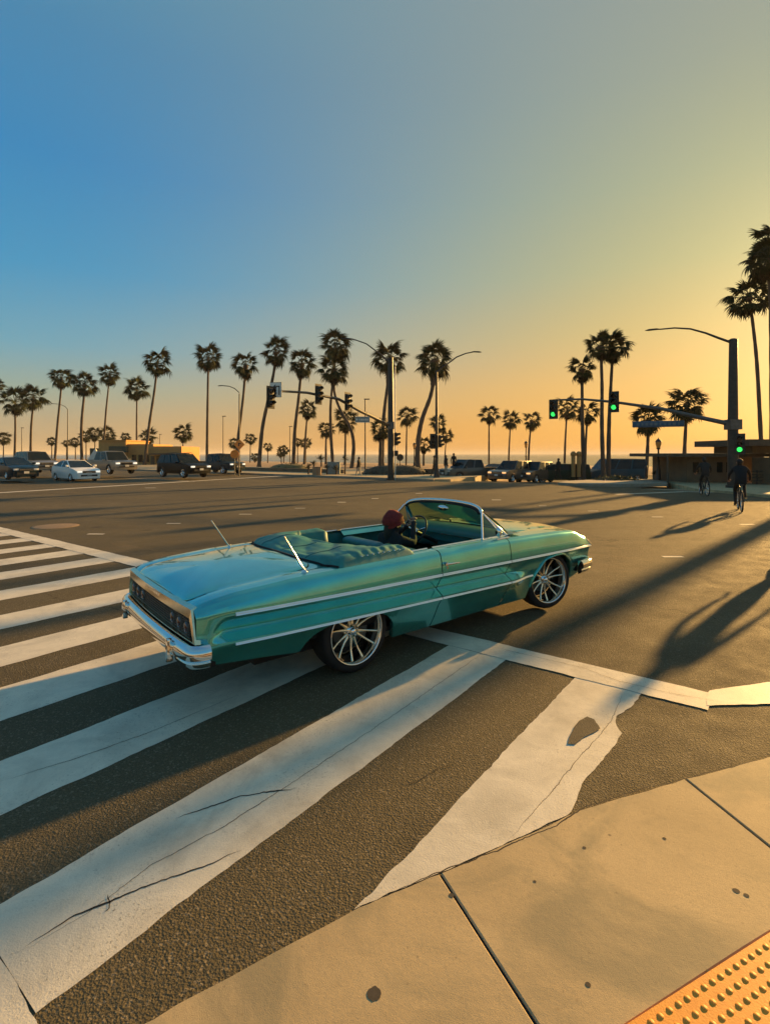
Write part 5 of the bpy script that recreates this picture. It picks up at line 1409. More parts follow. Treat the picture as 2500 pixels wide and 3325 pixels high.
def palm(path, R, rad, label, Y, group='palm trees along the beach promenade', detail=None, skirt=0.0, seed=None, flat=1.0, low=-52):
    """path: photo positions from the base to the crown centre at depth Y"""
    r = random.Random(int(path[0][0] * 7 + path[-1][1]))
    P = [at(x, y, Y) for x, y in path]
    g = terrain(P[0].x, P[0].y)
    if P[0].z > g: P[0].z = g                      # stand on the ground
    base = P[0].copy()
    T = empty('palm_tree', base, 0, label, 'palm tree', group)
    pts = [p - base for p in P]
    fine = []
    for i in range(len(pts) - 1):
        p0, p1, p2, p3 = [pts[max(0, min(len(pts) - 1, i + d))] for d in (-1, 0, 1, 2)]
        for j in range(8):
            t = j / 8; fine.append(0.5 * ((2 * p1) + (p2 - p0) * t + (2 * p0 - 5 * p1 + 4 * p2 - p3) * t * t + (3 * p1 - p0 - 3 * p2 + p3) * t ** 3))
    fine.append(pts[-1]); n = len(fine); H = fine[-1].z
    rr = []
    for i, p in enumerate(fine):
        f = i / (n - 1); q = rad * (1.25 - .45 * min(1, f * 1.3)) * (1 + .06 * math.sin(i * 2.1 + r.random()))
        if f < .06: q *= 1.25
        if skirt and f > 1 - skirt: q = rad * (1.0 + .9 * ((f - 1 + skirt) / skirt) ** .7) * (1 + .12 * math.sin(i * 3.3))
        rr.append(q)
    b = MB(); b.tube(fine, rr, 10); b.build('trunk', 'trunk_bark', T)
    top = fine[-1]
    if (detail if detail is not None else R * FPX / Y > 19):
        for az, el, s, k, dead in crown_rots(r.randrange(20, 30) if R * FPX / Y < 40 else 34, r, dead=r.randrange(5, 18), low=low):
            M_ = place_mat(az, el, s * R, r.uniform(-.6, .6)); e = M_.to_euler()
            inst('dead_frond' if dead else 'frond', (FD if dead else FR)[k][1], T, top, e, (s * R,) * 3)
    else:
        inst('crown', CROWNS[r.randrange(4)], T, top, (0, 0, r.uniform(0, 6.28)), (R, R, R * flat))
    return T
def PL(path, rpx, wpx, label, Y=None, **k):
    Y = Y or 2.35 * FPX / rpx
    palm(path, k.pop('grow', 1.34) * rpx * Y / FPX, max(.10, wpx * Y / FPX / 2 * .88), label, Y, **k)
BIG = 'tall palms of the promenade row'
SM = 'small palms far down on the beach'
PL([(90, 994), (94, 940), (33, 870)][:1] + [(31, 994), (33, 930), (32, 870)][1:] if False else [(31, 996), (33, 930), (32, 868)], 27, 5, 'broad crowned palm nearest the left edge, above the silver grey suv', 98)
PL([(-8, 996), (-6, 830)], 13, 4, 'palm cut off by the left edge of the frame', 100)
PL([(66, 994), (67, 930), (71, 880), (72, 858)], 25, 5, 'second palm from the left edge, its crown touching its neighbour', 102)
PL([(118, 1000), (124, 920), (131, 850), (133, 816)], 21, 5, 'slender palm leaning right behind the white sedan', 100)
PL([(177, 1000), (176, 920), (181, 860), (183, 830)], 24, 6, 'palm with bushy crown above the gap between the white sedan and the tan building', 98, skirt=.18)
PL([(222, 1000), (228, 900), (234, 840), (237, 808)], 21, 4, 'thin palm rising in front of the left end of the tan building', 100)
PL([(296, 1000), (295, 920), (296, 840)], 23, 4, 'lower thin palm in front of the middle of the tan building', 98)
PL([(312, 1000), (322, 920), (334, 840), (340, 782)], 27, 6, 'tall palm leaning right before the right half of the tan building', 88)
PL([(447, 1002), (448, 900), (450, 773)], 26, 6, 'very tall straight palm above the dark navy pickup', 90)
PL([(509, 1012), (514, 950), (525, 860), (531, 788)], 26, 7, 'tall palm leaning right behind the orange road work signs', 84, skirt=.10)
PL([(559, 1016), (566, 930), (580, 860), (592, 800), (596, 760)], 28, 8, 'tall leaning palm that rises behind the white arrow sign', 80, skirt=.08)
PL([(634, 1004), (637, 930), (645, 860), (652, 785)], 28, 8, 'tall palm crossing the signal mast between the first two signal heads', 84, skirt=.06)
PL([(719, 1000), (715, 940), (714, 880), (719, 820), (724, 747)], 30, 7, 'straight palm of the tallest double crowned pair at the mast middle', 84)
PL([(758, 1022), (764, 965), (757, 925), (735, 885), (722, 845), (722, 797)], 30, 8, 'bent palm with s shaped trunk of the double crowned pair at the mast middle', 74, skirt=.05)
PL([(825, 1008), (827, 930), (831, 880), (837, 830), (841, 775)], 33, 9, 'tall palm directly behind the thick signal pole', 76, skirt=.22)
PL([(902, 1016), (903, 955), (912, 905), (930, 855), (937, 815), (939, 778)], 35, 11, 'thick palm with curved shaggy trunk right of the thick signal pole', 70, skirt=.30)
PL([(657, 1004), (660, 940), (665, 885)], 19, 5, 'mid height palm under the middle signal head of the far mast', 100)
PL([(704, 1004), (704, 960), (705, 928)], 17, 5, 'short palm left of the bent palm, below the far mast', 104)
PL([(745, 1004), (746, 950), (746, 908)], 25, 5, 'mid height palm with wide crown behind the hanging street name sign', 96)
PL([(821, 1012), (822, 960), (821, 928)], 22, 9, 'short stout palm against the left side of the thick signal pole', 72)
PL([(877, 1014), (878, 950), (879, 899)], 20, 4, 'slim mid height palm between the thick signal pole and the curved palm', 100, skirt=.15)
PL([(943, 1012), (945, 960), (947, 915)], 18, 5, 'palm hidden partly by the slim street light pole', 100)
PL([(959, 1014), (962, 970), (964, 941)], 14, 3, 'small thin palm right of the slim street light pole', 120)
PL([(915, 1014), (915, 985), (916, 962)], 16, 5, 'short palm at the foot of the curved shaggy palm', 90)
PL([(1056, 1014), (1056, 950), (1056, 895)], 20, 4, 'lone slender palm against the orange sky above the small dark car', 100, skirt=.15)
PL([(1098, 1014), (1100, 960), (1103, 906)], 18, 4, 'left one of two palms above the paired suvs', 105)
PL([(1141, 1014), (1143, 960), (1148, 908)], 20, 5, 'right one of two palms above the paired suvs', 100, skirt=.2)
PL([(1219, 1014), (1221, 950), (1225, 882)], 22, 5, 'palm whose crown sits behind the left green signal head', 95)
PL([(1263, 1030), (1265, 960), (1269, 892)], 24, 6, 'shorter palm growing against the trunk of the leftmost tall island palm', 60)
PL([(1261, 1036), (1258, 920), (1257, 797)], 29, 9, 'leftmost and lowest of the three tall palms on the grassy island', 46, grow=1.22, skirt=.06, group=None)
PL([(1304, 1036), (1300, 930), (1300, 830), (1297, 748)], 30, 9, 'middle one of the three tall palms on the grassy island', 44, grow=1.22, skirt=.10, group=None)
PL([(1314, 1036), (1315, 930), (1319, 840), (1324, 750)], 35, 9, 'rightmost and widest crowned of the three tall palms on the grassy island', 45, grow=1.22, skirt=.12, group=None)
PL([(1395, 1036), (1399, 960), (1400, 906)], 30, 8, 'stubby palm behind the blue street name sign', 56, skirt=.35)
PL([(1477, 1030), (1479, 960), (1484, 872)], 35, 9, 'palm with wide dark crown above the right signal mast', 60, skirt=.12)
PL([(1648, 1050), (1643, 940), (1635, 790), (1626, 700), (1618, 642)], 48, 9, 'left of the two tall palms at the right edge, with leaning trunk', 50, grow=1.08, skirt=.05, group=None)
PL([(1668, 1050), (1667, 800), (1664, 640), (1656, 560)], 50, 11, 'tallest palm at the right edge of the frame', 48, grow=1.08, skirt=.05, group=None)
PL([(1690, 1050), (1684, 700), (1672, 520)], 50, 10, 'palm mostly outside the right edge, its crown topmost of all', 52, grow=1.08, group=None)
smalls = [((7, 1000), (8, 946), 14, 'small palm at the left edge above the dark sedan'), ((112, 1000), (112, 953), 9, 'small palm left of the slender leaning palm trunk'),
 ((144, 1000), (144, 957), 8, 'tiny palm just right of the slender leaning palm trunk'), ((163, 1000), (163, 955), 10, 'tiny palm left of the bushy crowned palm trunk'),
 ((186, 1000), (186, 941), 13, 'small palm at the left corner of the tan building'), ((205, 998), (205, 937), 15, 'dense palm over the left roof of the tan building'), ((233, 998), (233, 939), 16, 'second dense palm over the left roof of the tan building'),
 ((272, 998), (272, 944), 10, 'small palm over the middle of the tan building roof'), ((322, 1004), (321, 941), 17, 'palm with brown skirt before the right half of the tan building'), ((394, 1002), (396, 935), 19, 'open crowned palm at the right end of the tan building'),
 ((507, 1006), (506, 957), 11, 'small palm behind the orange road work signs'), ((540, 1012), (541, 947), 12, 'small palm right of the orange road work signs'), ((551, 1012), (551, 987), 9, 'dwarf palm at the foot of the tall leaning palm'),
 ((578, 1010), (579, 965), 9, 'tiny palm right of the tall leaning palm'), ((608, 1012), (607, 977), 10, 'left one of two tiny palms growing together on the sand'), ((613, 1012), (613, 972), 11, 'right one of two tiny palms growing together on the sand'),
 ((643, 1008), (643, 955), 9, 'tiny palm left of the middle signal palm trunk'), ((660, 1008), (661, 957), 11, 'tiny palm behind the mid height palm under the middle signal')]
for a, c, r_, lb in smalls: PL([a, c], r_, 2.6, lb, 1.9 * FPX / r_ if r_ > 12 else 165, group=SM)

# ---------------------------------------------------------------- signals, street lights, signs
def signal_head(parent, M, lit=None, back=True, name='signal_head', s=1.0):
    e = empty(name); e.parent = parent; e.matrix_local = M @ Matrix.Diagonal((s, s, s, 1))
    b = MB(); b.box((0, 0, 0), (0.20, 0.36, 1.06)); q = b.build('housing', 'signal_black', e); bevel_mesh(q, 0.03)
    if back:
        b = MB(); b.box((0.02, 0, 0), (0.012, 0.60, 1.30)); b.build('backplate', 'signal_black', e)
    for k, z in enumerate((0.34, 0, -0.34)):
        b = MB(); b.lathe([(0.001, 0.035), (0.09, 0.025), (0.145, 0.0)], 16, 0, Matrix.Translation((0.10, 0, z)) @ Matrix.Rotation(PI / 2, 4, 'Y'))
        b.build('lens', 'lens_green' if lit == k else 'lens_dark', e)
        b = MB(); vs = []; n = 16
        for i in range(n + 1):
            a = math.radians(-20 + 220 * i / n)
            for x in (0.10, 0.34): 
                xx = x if x < .2 else (0.34 if 0 < math.degrees(a) < 180 else 0.2)
                vs.append((xx, 0.16 * math.cos(a), z + 0.16 * math.sin(a)))
        b.add(vs, [(2 * i, 2 * i + 1, 2 * i + 3, 2 * i + 2) for i in range(n)], 0, True); b.build('visor', 'signal_black', e)
    return e
def luminaire(b, p, d, mi=0):
    d = Vector((d[0], d[1], 0)).normalized(); ang = math.atan2(d.y, d.x)
    M_ = Matrix.Translation(p) @ Matrix.Rotation(ang, 4, 'Z')
    b.tube([M_ @ Vector((-.05, 0, 0)), M_ @ Vector((.15, 0, .02)), M_ @ Vector((.55, 0, .0)), M_ @ Vector((.75, 0, -.02))], [.05, .10, .11, .04], 8, mi, sq=(1, .55))
def rotz(a): return Matrix.Rotation(a, 4, 'Z')
# far corner pole with the long mast towards the highway
pb = gd(844, 1037); Yp = pb.y
SP = empty('signal_pole', pb, 0, 'thick signal pole with long curved mast and white arrow sign on the far pavement', 'traffic signal')
top = at(841, 772, Yp) - pb
b = MB(); b.tube([(0, 0, 0), (0, 0, 0.12)], 0.34, 16); b.tube([(0, 0, 0), (0, 0, 4), (-.02, 0, top.z)], [0.245, 0.225, 0.19], 16); b.build('pole', 'dark_pole', SP)
vdir = -Vector(uv(0, 1)); Lm = 11.6
def mastp(px, py, t): p = pb + vdir * t; return at(px, py, p.y) - pb
mast = [mastp(838, 919, 0.0), mastp(768, 888, 3.6), mastp(714, 861.5, 5.9), mastp(647, 848, 8.8), mastp(603, 845, 10.7), mastp(572, 843, 11.9)]
# keep the mast in the vertical plane through vdir
mast = [Vector((vdir.x * t, vdir.y * t, m_.z)) for m_, t in zip(mast, (0, 3.6, 5.9, 8.8, 10.7, 11.9))]
b = MB(); b.tube(mast, [0.125, 0.11, 0.095, 0.08, 0.07, 0.06], 10); b.box(mast[0], (0.5, 0.5, 0.55)); b.build('mast_arm', 'pole_steel', SP)
face = math.atan2(UY, UX)                         # these heads face traffic coming from the right
for t, dz in ((11.9, -.42), (8.0, 0.0), (5.2, 0.05)):
    k = [i for i in range(5) if (0, 3.6, 5.9, 8.8, 10.7, 11.9)[i] <= t][-1]; tt0, tt1 = (0, 3.6, 5.9, 8.8, 10.7, 11.9)[k:k + 2]
    p = mast[k].lerp(mast[k + 1], (t - tt0) / (tt1 - tt0)); signal_head(SP, Matrix.Translation(p + Vector((UX * .2, UY * .2, dz))) @ rotz(face), None)
b = MB(); p = mast[3].lerp(mast[4], .85)
sg = empty('turn_sign'); sg.parent = SP; sg.location = mast[4] + Vector((-vdir.x * -.25, -vdir.y * -.25, 0.05)) + Vector((.12, -.16, 0)); sg.rotation_euler = (0, 0, -PI / 2 - 0.12)
sg.location = mast[4] + Vector((vdir.x * .55, vdir.y * .55, .02)) + Vector((-.02, -.12, 0))
b = MB(); b.box((0, 0, 0), (0.012, 0.72, 0.88)); q = b.build('board', 'sign_white', sg)
b = MB()
for y in (-.35, .35): b.box((.009, y, 0), (.006, .018, .86))
for z in (-.43, .43): b.box((.009, 0, z), (.006, .70, .018))
# two arrows bending to the left, as on the board
b.box((.009, .20, -.08), (.006, .07, .46)); b.box((.009, .12, .20), (.006, .23, .07)); b.box((.009, .20, .16), (.006, .07, .12))
b.add([(.012, -.02, .32), (.012, -.02, .08), (.012, -.16, .20)], [(0, 1, 2)])
b.box((.009, -.02, -.05), (.006, .07, .30)); b.box((.009, -.10, -.20), (.006, .10, .06)); b.add([(.012, -.10, .10), (.012, .06, .10), (.012, -.02, .22)], [(0, 1, 2)]); b.add([(.012, -.12, -.16), (.012, .06, -.16), (.012, -.02, -.33)], [(0, 1, 2)])
b.build('arrows', 'sign_black', sg)
# street name sign under the mast
p = mast[1]; ns = empty('street_name_sign'); ns.parent = SP; ns.location = p + Vector((.15, -.15, -.60)); ns.rotation_euler = (0, 0, -PI / 2)
b = MB(); b.box((0, 0, 0), (.02, 1.02, .42)); b.build('board', 'sign_grey', ns)
b = MB()
for z in (-.19, .19): b.box((.013, 0, z), (.008, 1.0, .025))
for k, w_ in enumerate((.12, .05, .09, .11, .06, .10, .08)): b.box((.013, -.40 + .13 * k, 0), (.008, w_ * .8, .13))
b.build('lettering', 'sign_white', ns)
b = MB(); b.tube([(0, .3, .2), (0, .3, .55)], .015, 5); b.tube([(0, -.3, .2), (0, -.3, .55)], .015, 5); b.build('hanger', 'black_metal', ns)
# luminaire arm of this pole
arm = [at(841, 785, Yp) - pb, at(825, 767, Yp - .1) - pb, at(811, 757, Yp - .2) - pb, at(791, 742, Yp - .4) - pb, at(768, 734, Yp - .6) - pb, at(757, 732, Yp - .7) - pb]
b = MB(); b.tube(arm, [.06, .055, .05, .045, .04, .04], 8); luminaire(b, arm[-1], (-1, -.2)); b.build('lamp_arm', 'dark_pole', SP)
signal_head(SP, Matrix.Translation(at(856, 948, Yp) - pb) @ rotz(face), None, back=False, s=.92)
b = MB(); b.box((0, 0, 0), (.30, .35, .42)); q = b.build('pedestrian_signal', 'signal_black', SP); bevel_mesh(q, .05); q.location = at(856, 979, Yp) - pb
b = MB(); b.box((.25, .1, 1.1), (.10, .12, .35)); b.build('push_button', 'pole_steel', SP)
b = MB(); b.tube([(.33, -.05, 0), (.33, -.05, at(851, 792, Yp).z - pb.z)], .035, 8); b.build('pole_lit_edge', 'sign_white', SP)  # white strip added as the sunlit edge of the pole
# slim street light pole with second set of heads
pb2 = gd(943, 1035); Y2 = pb2.y
SL = empty('street_light', pb2, 0, 'slim street light pole with arm to the right and signal heads beside the curved palm', 'street light')
b = MB(); t2 = at(946, 800, Y2) - pb2
b.tube([(0, 0, 0), (0, 0, 1.0), (0, 0, t2.z)], [.20, .13, .085], 12); b.tube([(0, 0, 0), (0, 0, .5)], [.26, .20], 8); b.build('pole', 'dark_pole', SL)
a2 = [at(946, 802, Y2) - pb2, at(955, 793, Y2) - pb2, at(966, 786, Y2) - pb2, at(986, 771, Y2) - pb2, at(1006, 763, Y2) - pb2, at(1022, 760, Y2) - pb2]
b = MB(); b.tube(a2, [.06, .055, .05, .05, .045, .04], 8); luminaire(b, a2[-1] + Vector((-.1, 0, 0)), (1, -.05)); b.build('lamp_arm', 'dark_pole', SL)
signal_head(SL, Matrix.Translation(at(936, 953, Y2) - pb2) @ rotz(-PI / 2 - .2), None, s=.9); signal_head(SL, Matrix.Translation(at(951, 953, Y2) - pb2) @ rotz(face), None, back=False, s=.9)
# near right pole with mast over the side street
pb3 = gd(1583, 1058); Y3 = pb3.y
RP = empty('signal_pole', pb3, 0, 'tall thick signal pole at the right with lamp arm, mast and green signals', 'traffic signal')
t3 = at(1584, 733, Y3) - pb3
b = MB(); b.tube([(0, 0, 0), (0, 0, 3.6), (.02, 0, t3.z)], [.275, .255, .205], 18); b.tube([(0, 0, t3.z - .01), (0, 0, t3.z + .05)], [.21, .12], 18); b.tube([(0, 0, 0), (0, 0, .25)], .36, 12); b.build('pole', 'dark_pole', RP)
ud = -Vector(uv(1, 0)).normalized()
TS = (0, 1.85, 3.5, 6.2, 8.1, 9.95); MP = [(1575, 917), (1500, 899), (1430, 883), (1327, 868), (1258, 862), (1197, 864)]
m3 = []
for t, (px, py) in zip(TS, MP):
    p = pb3 + ud * t; q = at(px, py, p.y); m3.append(Vector((ud.x * t, ud.y * t, q.z - pb3.z)))
b = MB(); b.tube(m3, [.135, .12, .10, .085, .07, .06], 10); b.box(m3[0] , (.62, .62, .55)); b.build('mast_arm', 'pole_steel', RP)
fc3 = math.atan2(-UX, UY) if False else math.atan2(-math.cos(TH), math.sin(TH)); 
def on_mast(px):
    """the point of the mast plane seen at column px"""
    best = min((abs((pb3 + m3[k].lerp(m3[k + 1], j / 40)).x / (pb3 + m3[k].lerp(m3[k + 1], j / 40)).y - (px - CXP) / FPX), m3[k].lerp(m3[k + 1], j / 40)) for k in range(5) for j in range(41))
    return best[1]
toward = math.atan2(-math.cos(TH), math.sin(-TH) * -1)
FACE3 = math.atan2(-uv(0, 1).y, -uv(0, 1).x)
for px, dz in ((1197, -.62), (1327, 0.0)):
    m_ = on_mast(px); signal_head(RP, Matrix.Translation(m_ + Vector((-uv(0, 1).x * .18, -uv(0, 1).y * .18, dz))) @ rotz(FACE3), 2)
signal_head(RP, Matrix.Translation(at(1597, 959, Y3 - .35) - pb3) @ rotz(FACE3 + .1), 2, s=.88)
m_ = on_mast(1418); ns = empty('street_name_sign'); ns.parent = RP; ns.location = m_ + Vector((0, -.1, -.95)); ns.rotation_euler = (0, 0, FACE3 + .30)
b = MB(); b.box((0, 0, 0), (.16, 2.75, .36)); q = b.build('board', 'sign_blue', ns); bevel_mesh(q, .03)
b = MB()
for k, w_ in enumerate((.16, .10, .14, .12, .15, .08, .14, .12, .16, .10)): b.box((.083, -1.08 + .24 * k, 0), (.008, w_, .17))
b.build('lettering', 'sign_dim', ns)
b = MB()
for y in (-.9, .9): b.tube([(0, y, .15), (0, y, .85)], .02, 5)
b.build('hanger', 'black_metal', ns)
a3 = [at(1578, 739, Y3) - pb3, at(1550, 729, Y3 + .3) - pb3, at(1524, 719, Y3 + .6) - pb3, at(1491, 710, Y3 + 1.0) - pb3, at(1457, 708, Y3 + 1.3) - pb3, at(1424, 711, Y3 + 1.7) - pb3]
b = MB(); b.tube(a3, [.07, .065, .055, .05, .045, .04], 8); luminaire(b, a3[-1], (-1, .3)); b.build('lamp_arm', 'dark_pole', RP)
# plain light poles beyond, road work signs, round sign
def light_pole(x, yb, yt, Y, label, arm=None, w=.09, cat='street light'):
    p = at(x, yb, Y); g = terrain(p.x, p.y); p.z = min(p.z, g) if p.z > g else p.z
    r = empty('street_light', p, 0, label, cat); t = at(arm[0][0] if arm else x, yt, Y) - p
    b = MB(); b.tube([(0, 0, 0), (0, 0, t.z)], [w, w * .7], 8); b.build('pole', 'dark_pole', r)
    b = MB()
    if arm:
        P = [at(ax_, ay_, Y) - p for ax_, ay_ in arm]; b.tube(P, w * .55, 6); luminaire(b, P[-1], (P[-1] - P[-2]).to_tuple()[:2])
    else: b.box((t.x + .2, 0, t.z), (.7, .25, .12)); 
    b.build('lamp_head', 'dark_pole', r); return r
light_pole(146, 996, 884, 95, 'street light with arm to the left between the slender palms at the far left', [(146, 884), (141, 878), (130, 873), (118, 872)])
light_pole(517, 1010, 850, 62, 'street light with arm to the left behind the orange road work signs', [(517, 848), (507, 839), (495, 834), (484, 833)], .10)
light_pole(482, 998, 899, 95, 'plain light pole between the navy pickup palm and the road work signs')
light_pole(47, 990, 924, 120, 'thin light pole between the two leftmost palms')
light_pole(626, 1006, 921, 100, 'thin t shaped light pole left of the middle signal palm')
light_pole(789, 1014, 862, 66, 'light pole rising between the street name sign and the thick signal pole', w=.11)
light_pole(345, 990, 938, 130, 'faint light pole above the roof of the tan building')
def lantern(x, yb, yt, Y, label):
    p = at(x, yb, Y); r = empty('lamp_post', p, 0, label, 'lamp post'); H = at(x, yt, Y).z - p.z
    b = MB(); b.lathe([(.26, 0), (.26, .12), (.16, .30), (.13, .9), (.09, 1.0), (.075, H * .45), (.10, H * .46), (.10, H * .48), (.065, H * .5), (.055, H - .85), (.12, H - .80), (.14, H - .72)], 12); b.build('post', 'dark_pole', r)
    b = MB(); b.lathe([(.12, H - .72), (.21, H - .38), (.17, H - .28)], 8); b.build('lamp_glass', 'sign_amber', r)
    b = MB(); b.lathe([(.23, H - .30), (.12, H - .14), (.03, H - .08), (.035, H - .03), (.001, H)], 8); b.build('cap', 'dark_pole', r)
lantern(1422, 1042, 945, 37, 'ornate lantern post left of the low hedge at the right')
lantern(1136, 1016, 951, 60, 'small ornate lantern post above the paired suvs')
lantern(895, 1016, 955, 66, 'small lantern post left of the curved shaggy palm')
def post_sign(x, yb, Y, label, plates, w=.04):
    p = at(x, yb, Y); r = empty('road_sign', p, 0, label, 'road sign'); H = max(at(x, pl[1], Y).z for pl in plates) - p.z
    b = MB(); b.tube([(0, 0, 0), (0, 0, H)], w, 8); b.build('post', 'pole_steel', r)
    for kind, yc, sz, m_, dx in plates:
        z = at(x, yc, Y).z - p.z; b = MB(); n = 4 if kind == 'diamond' else 20
        pts = [(dx + sz * math.cos(2 * PI * k / n), -.06, z + sz * math.sin(2 * PI * k / n)) for k in range(n)]; q2 = [(a, -.04, c) for a, _, c in pts]
        b.add(pts + q2, [tuple(range(n)), tuple(range(n, 2 * n))[::-1]] + [(i, (i + 1) % n, n + (i + 1) % n, n + i) for i in range(n)]); q = b.build('board', m_, r)
        if kind == 'diamond':
            b = MB(); b.box((dx - .05, -.064, z), (.10, .004, .30)); b.box((dx + .08, -.064, z + .08), (.16, .004, .08)); b.build('symbol', 'sign_black', q)
    return r
post_sign(516, 1028, 47, 'amber diamond warning sign above the orange sign by the navy pickup', [('diamond', 960, .50, 'sign_amber', .05)], .06)
post_sign(507, 1028, 45.5, 'orange round edged road work sign, lower of the two by the navy pickup', [('round', 981, .37, 'sign_orange', .0)])
post_sign(864, 1018, 52, 'round dark sign on thin post just right of the thick signal pole', [('round', 988, .34, 'signal_black', 0)])
post_sign(96, 1008, 60, 'small blue sign on thin post behind the white sedan', [('round', 982, .30, 'sign_blue', 0)])

# ---------------------------------------------------------------- buildings
def bld(name, label, parts, loc=(0, 0, 0), rz=TH, cat='building'):
    r = empty(name, loc, rz, label, cat)
    for nm, c, d, m_ in parts:
        b = MB(); b.box(c, d); b.build(nm, m_, r)
    return r
def wpx(px, Y): return px * Y / FPX
Yb = 92; p = at(300, 1011, Yb); sc_ = Yb / FPX
def zz(y, Y=None): return CAM_H - (y - HYP) * (Y or Yb) / FPX
r = empty('beach_building', (p.x, p.y, -0.3), 0, 'tan beach building with flat stepped roof behind the silver pickup and the black suv', 'building')
def bx_(nm, xa, xb, ya, yb, y0, y1, m_, par=None):
    b = MB(); x0, x1 = (xa - 300) * sc_, (xb - 300) * sc_; z0, z1 = zz(yb) + .3, zz(ya) + .3
    b.box(((x0 + x1) / 2, (y0 + y1) / 2, (z0 + z1) / 2), (x1 - x0, y1 - y0, z1 - z0)); return b.build(nm, m_, par or r)
bx_('wall', 213, 272, 952, 1014, 0, 9, 'building_tan'); bx_('wall', 272.2, 328, 959, 1014, .6, 9, 'building_tan'); bx_('wall', 328.2, 392, 964, 1014, 0, 9, 'building_tan')
bx_('wall', 187, 212.8, 968, 1014, 1, 8, 'awning_green')
bx_('roof', 211, 274, 950, 952, -.25, 9.2, 'building_tan'); bx_('roof', 330, 410, 979, 982, -1.6, 0, 'roof_dark')
bx_('awning', 240, 278, 964, 977, -.8, -.02, 'awning_green')
for x in (218, 232, 246, 260): bx_('window', x, x + 9, 980, 996, -.06, 0, 'glass_dark')
for x in (282, 296, 310): bx_('window', x, x + 9, 982, 998, .5, .59, 'glass_dark')
for x in (338, 352, 366, 380): bx_('window', x, x + 8, 984, 1000, -.06, 0, 'glass_dark')
bx_('door', 326, 334, 985, 1012, -.08, -.01, 'roof_dark')
# pale canopy beside it
b = MB(); c0 = at(180, 1003, 88); b.add([(0, 0, 0), (2.6, .4, 0), (1.9, .2, 3.0), (0, 2.5, 0), (2.6, 2.9, 0)], [(0, 1, 2), (0, 2, 3), (1, 4, 2), (3, 2, 4), (0, 3, 4, 1)])
q = b.build('canopy_tent', 'canvas_white', label='pale pointed canvas tent at the left end of the tan building', cat='tent'); q.location = (c0.x, c0.y, terrain(c0.x, c0.y))
# plaza buildings at the right, in shade
Yb = 31.5; sc_ = Yb / FPX; p = at(1590, 1058, Yb)
r = empty('plaza_building', (p.x, p.y + 1.2, 0), 0, 'low dark flat roofed plaza building behind the tall signal pole at the right', 'building')
def bq(nm, xa, xb, ya, yb, y0, y1, m_, par=None):
    b = MB(); x0, x1 = (xa - 1590) * sc_, (xb - 1590) * sc_; z0, z1 = zz(yb), zz(ya)
    b.box(((x0 + x1) / 2, (y0 + y1) / 2, (z0 + z1) / 2), (x1 - x0, y1 - y0, z1 - z0)); return b.build(nm, m_, par or r)
bq('roof', 1480, 1720, 979, 987, .5, 6.0, 'roof_dark')
bq('wall', 1541, 1720, 987.2, 1062, 1.6, 6.0, 'building_brown')
for x in (1556, 1574, 1612, 1634): bq('window', x, x + 12, 1000, 1024, 1.54, 1.6, 'glass_dark')
bq('post', 1478, 1481, 986, 1058, .7, .8, 'roof_dark')
for k in range(5): bq('railing', 1625, 1720, 1018 + k * 7, 1019.2 + k * 7, -.6, -.55, 'dark_pole')
for x in (1626, 1650, 1674, 1698): bq('railing_post', x, x + 1.5, 1016, 1056, -.62, -.54, 'dark_pole')
r = empty('roof_canopy', (p.x, p.y + 1.2, 0), 0, 'raised dark canopy slab at the right edge, above the plaza building', 'building')
bq('slab', 1610, 1760, 949, 963, -1.5, 4.0, 'roof_dark'); bq('support', 1650, 1760, 963.2, 978.8, -.2, 3.6, 'building_brown'); bq('wall', 1664, 1760, 988, 1062, -1.2, .4, 'building_brown')
# two slim pillars
for x, lb in ((1238, 'left one of the two slim pillars right of the green van'), (1250, 'right one of the two slim pillars right of the green van')):
    p_ = at(x, 1030, 46); b = MB(); H = at(x, 985, 46).z - p_.z
    b.tube([(0, 0, 0), (0, 0, H)], .17, 10); b.lathe([(.19, H), (.25, H + .05), (.24, H + .25), (.12, H + .4), (.001, H + .42)], 10); q = b.build('pillar', 'building_tan', label=lb, cat='pillar'); q.location = p_

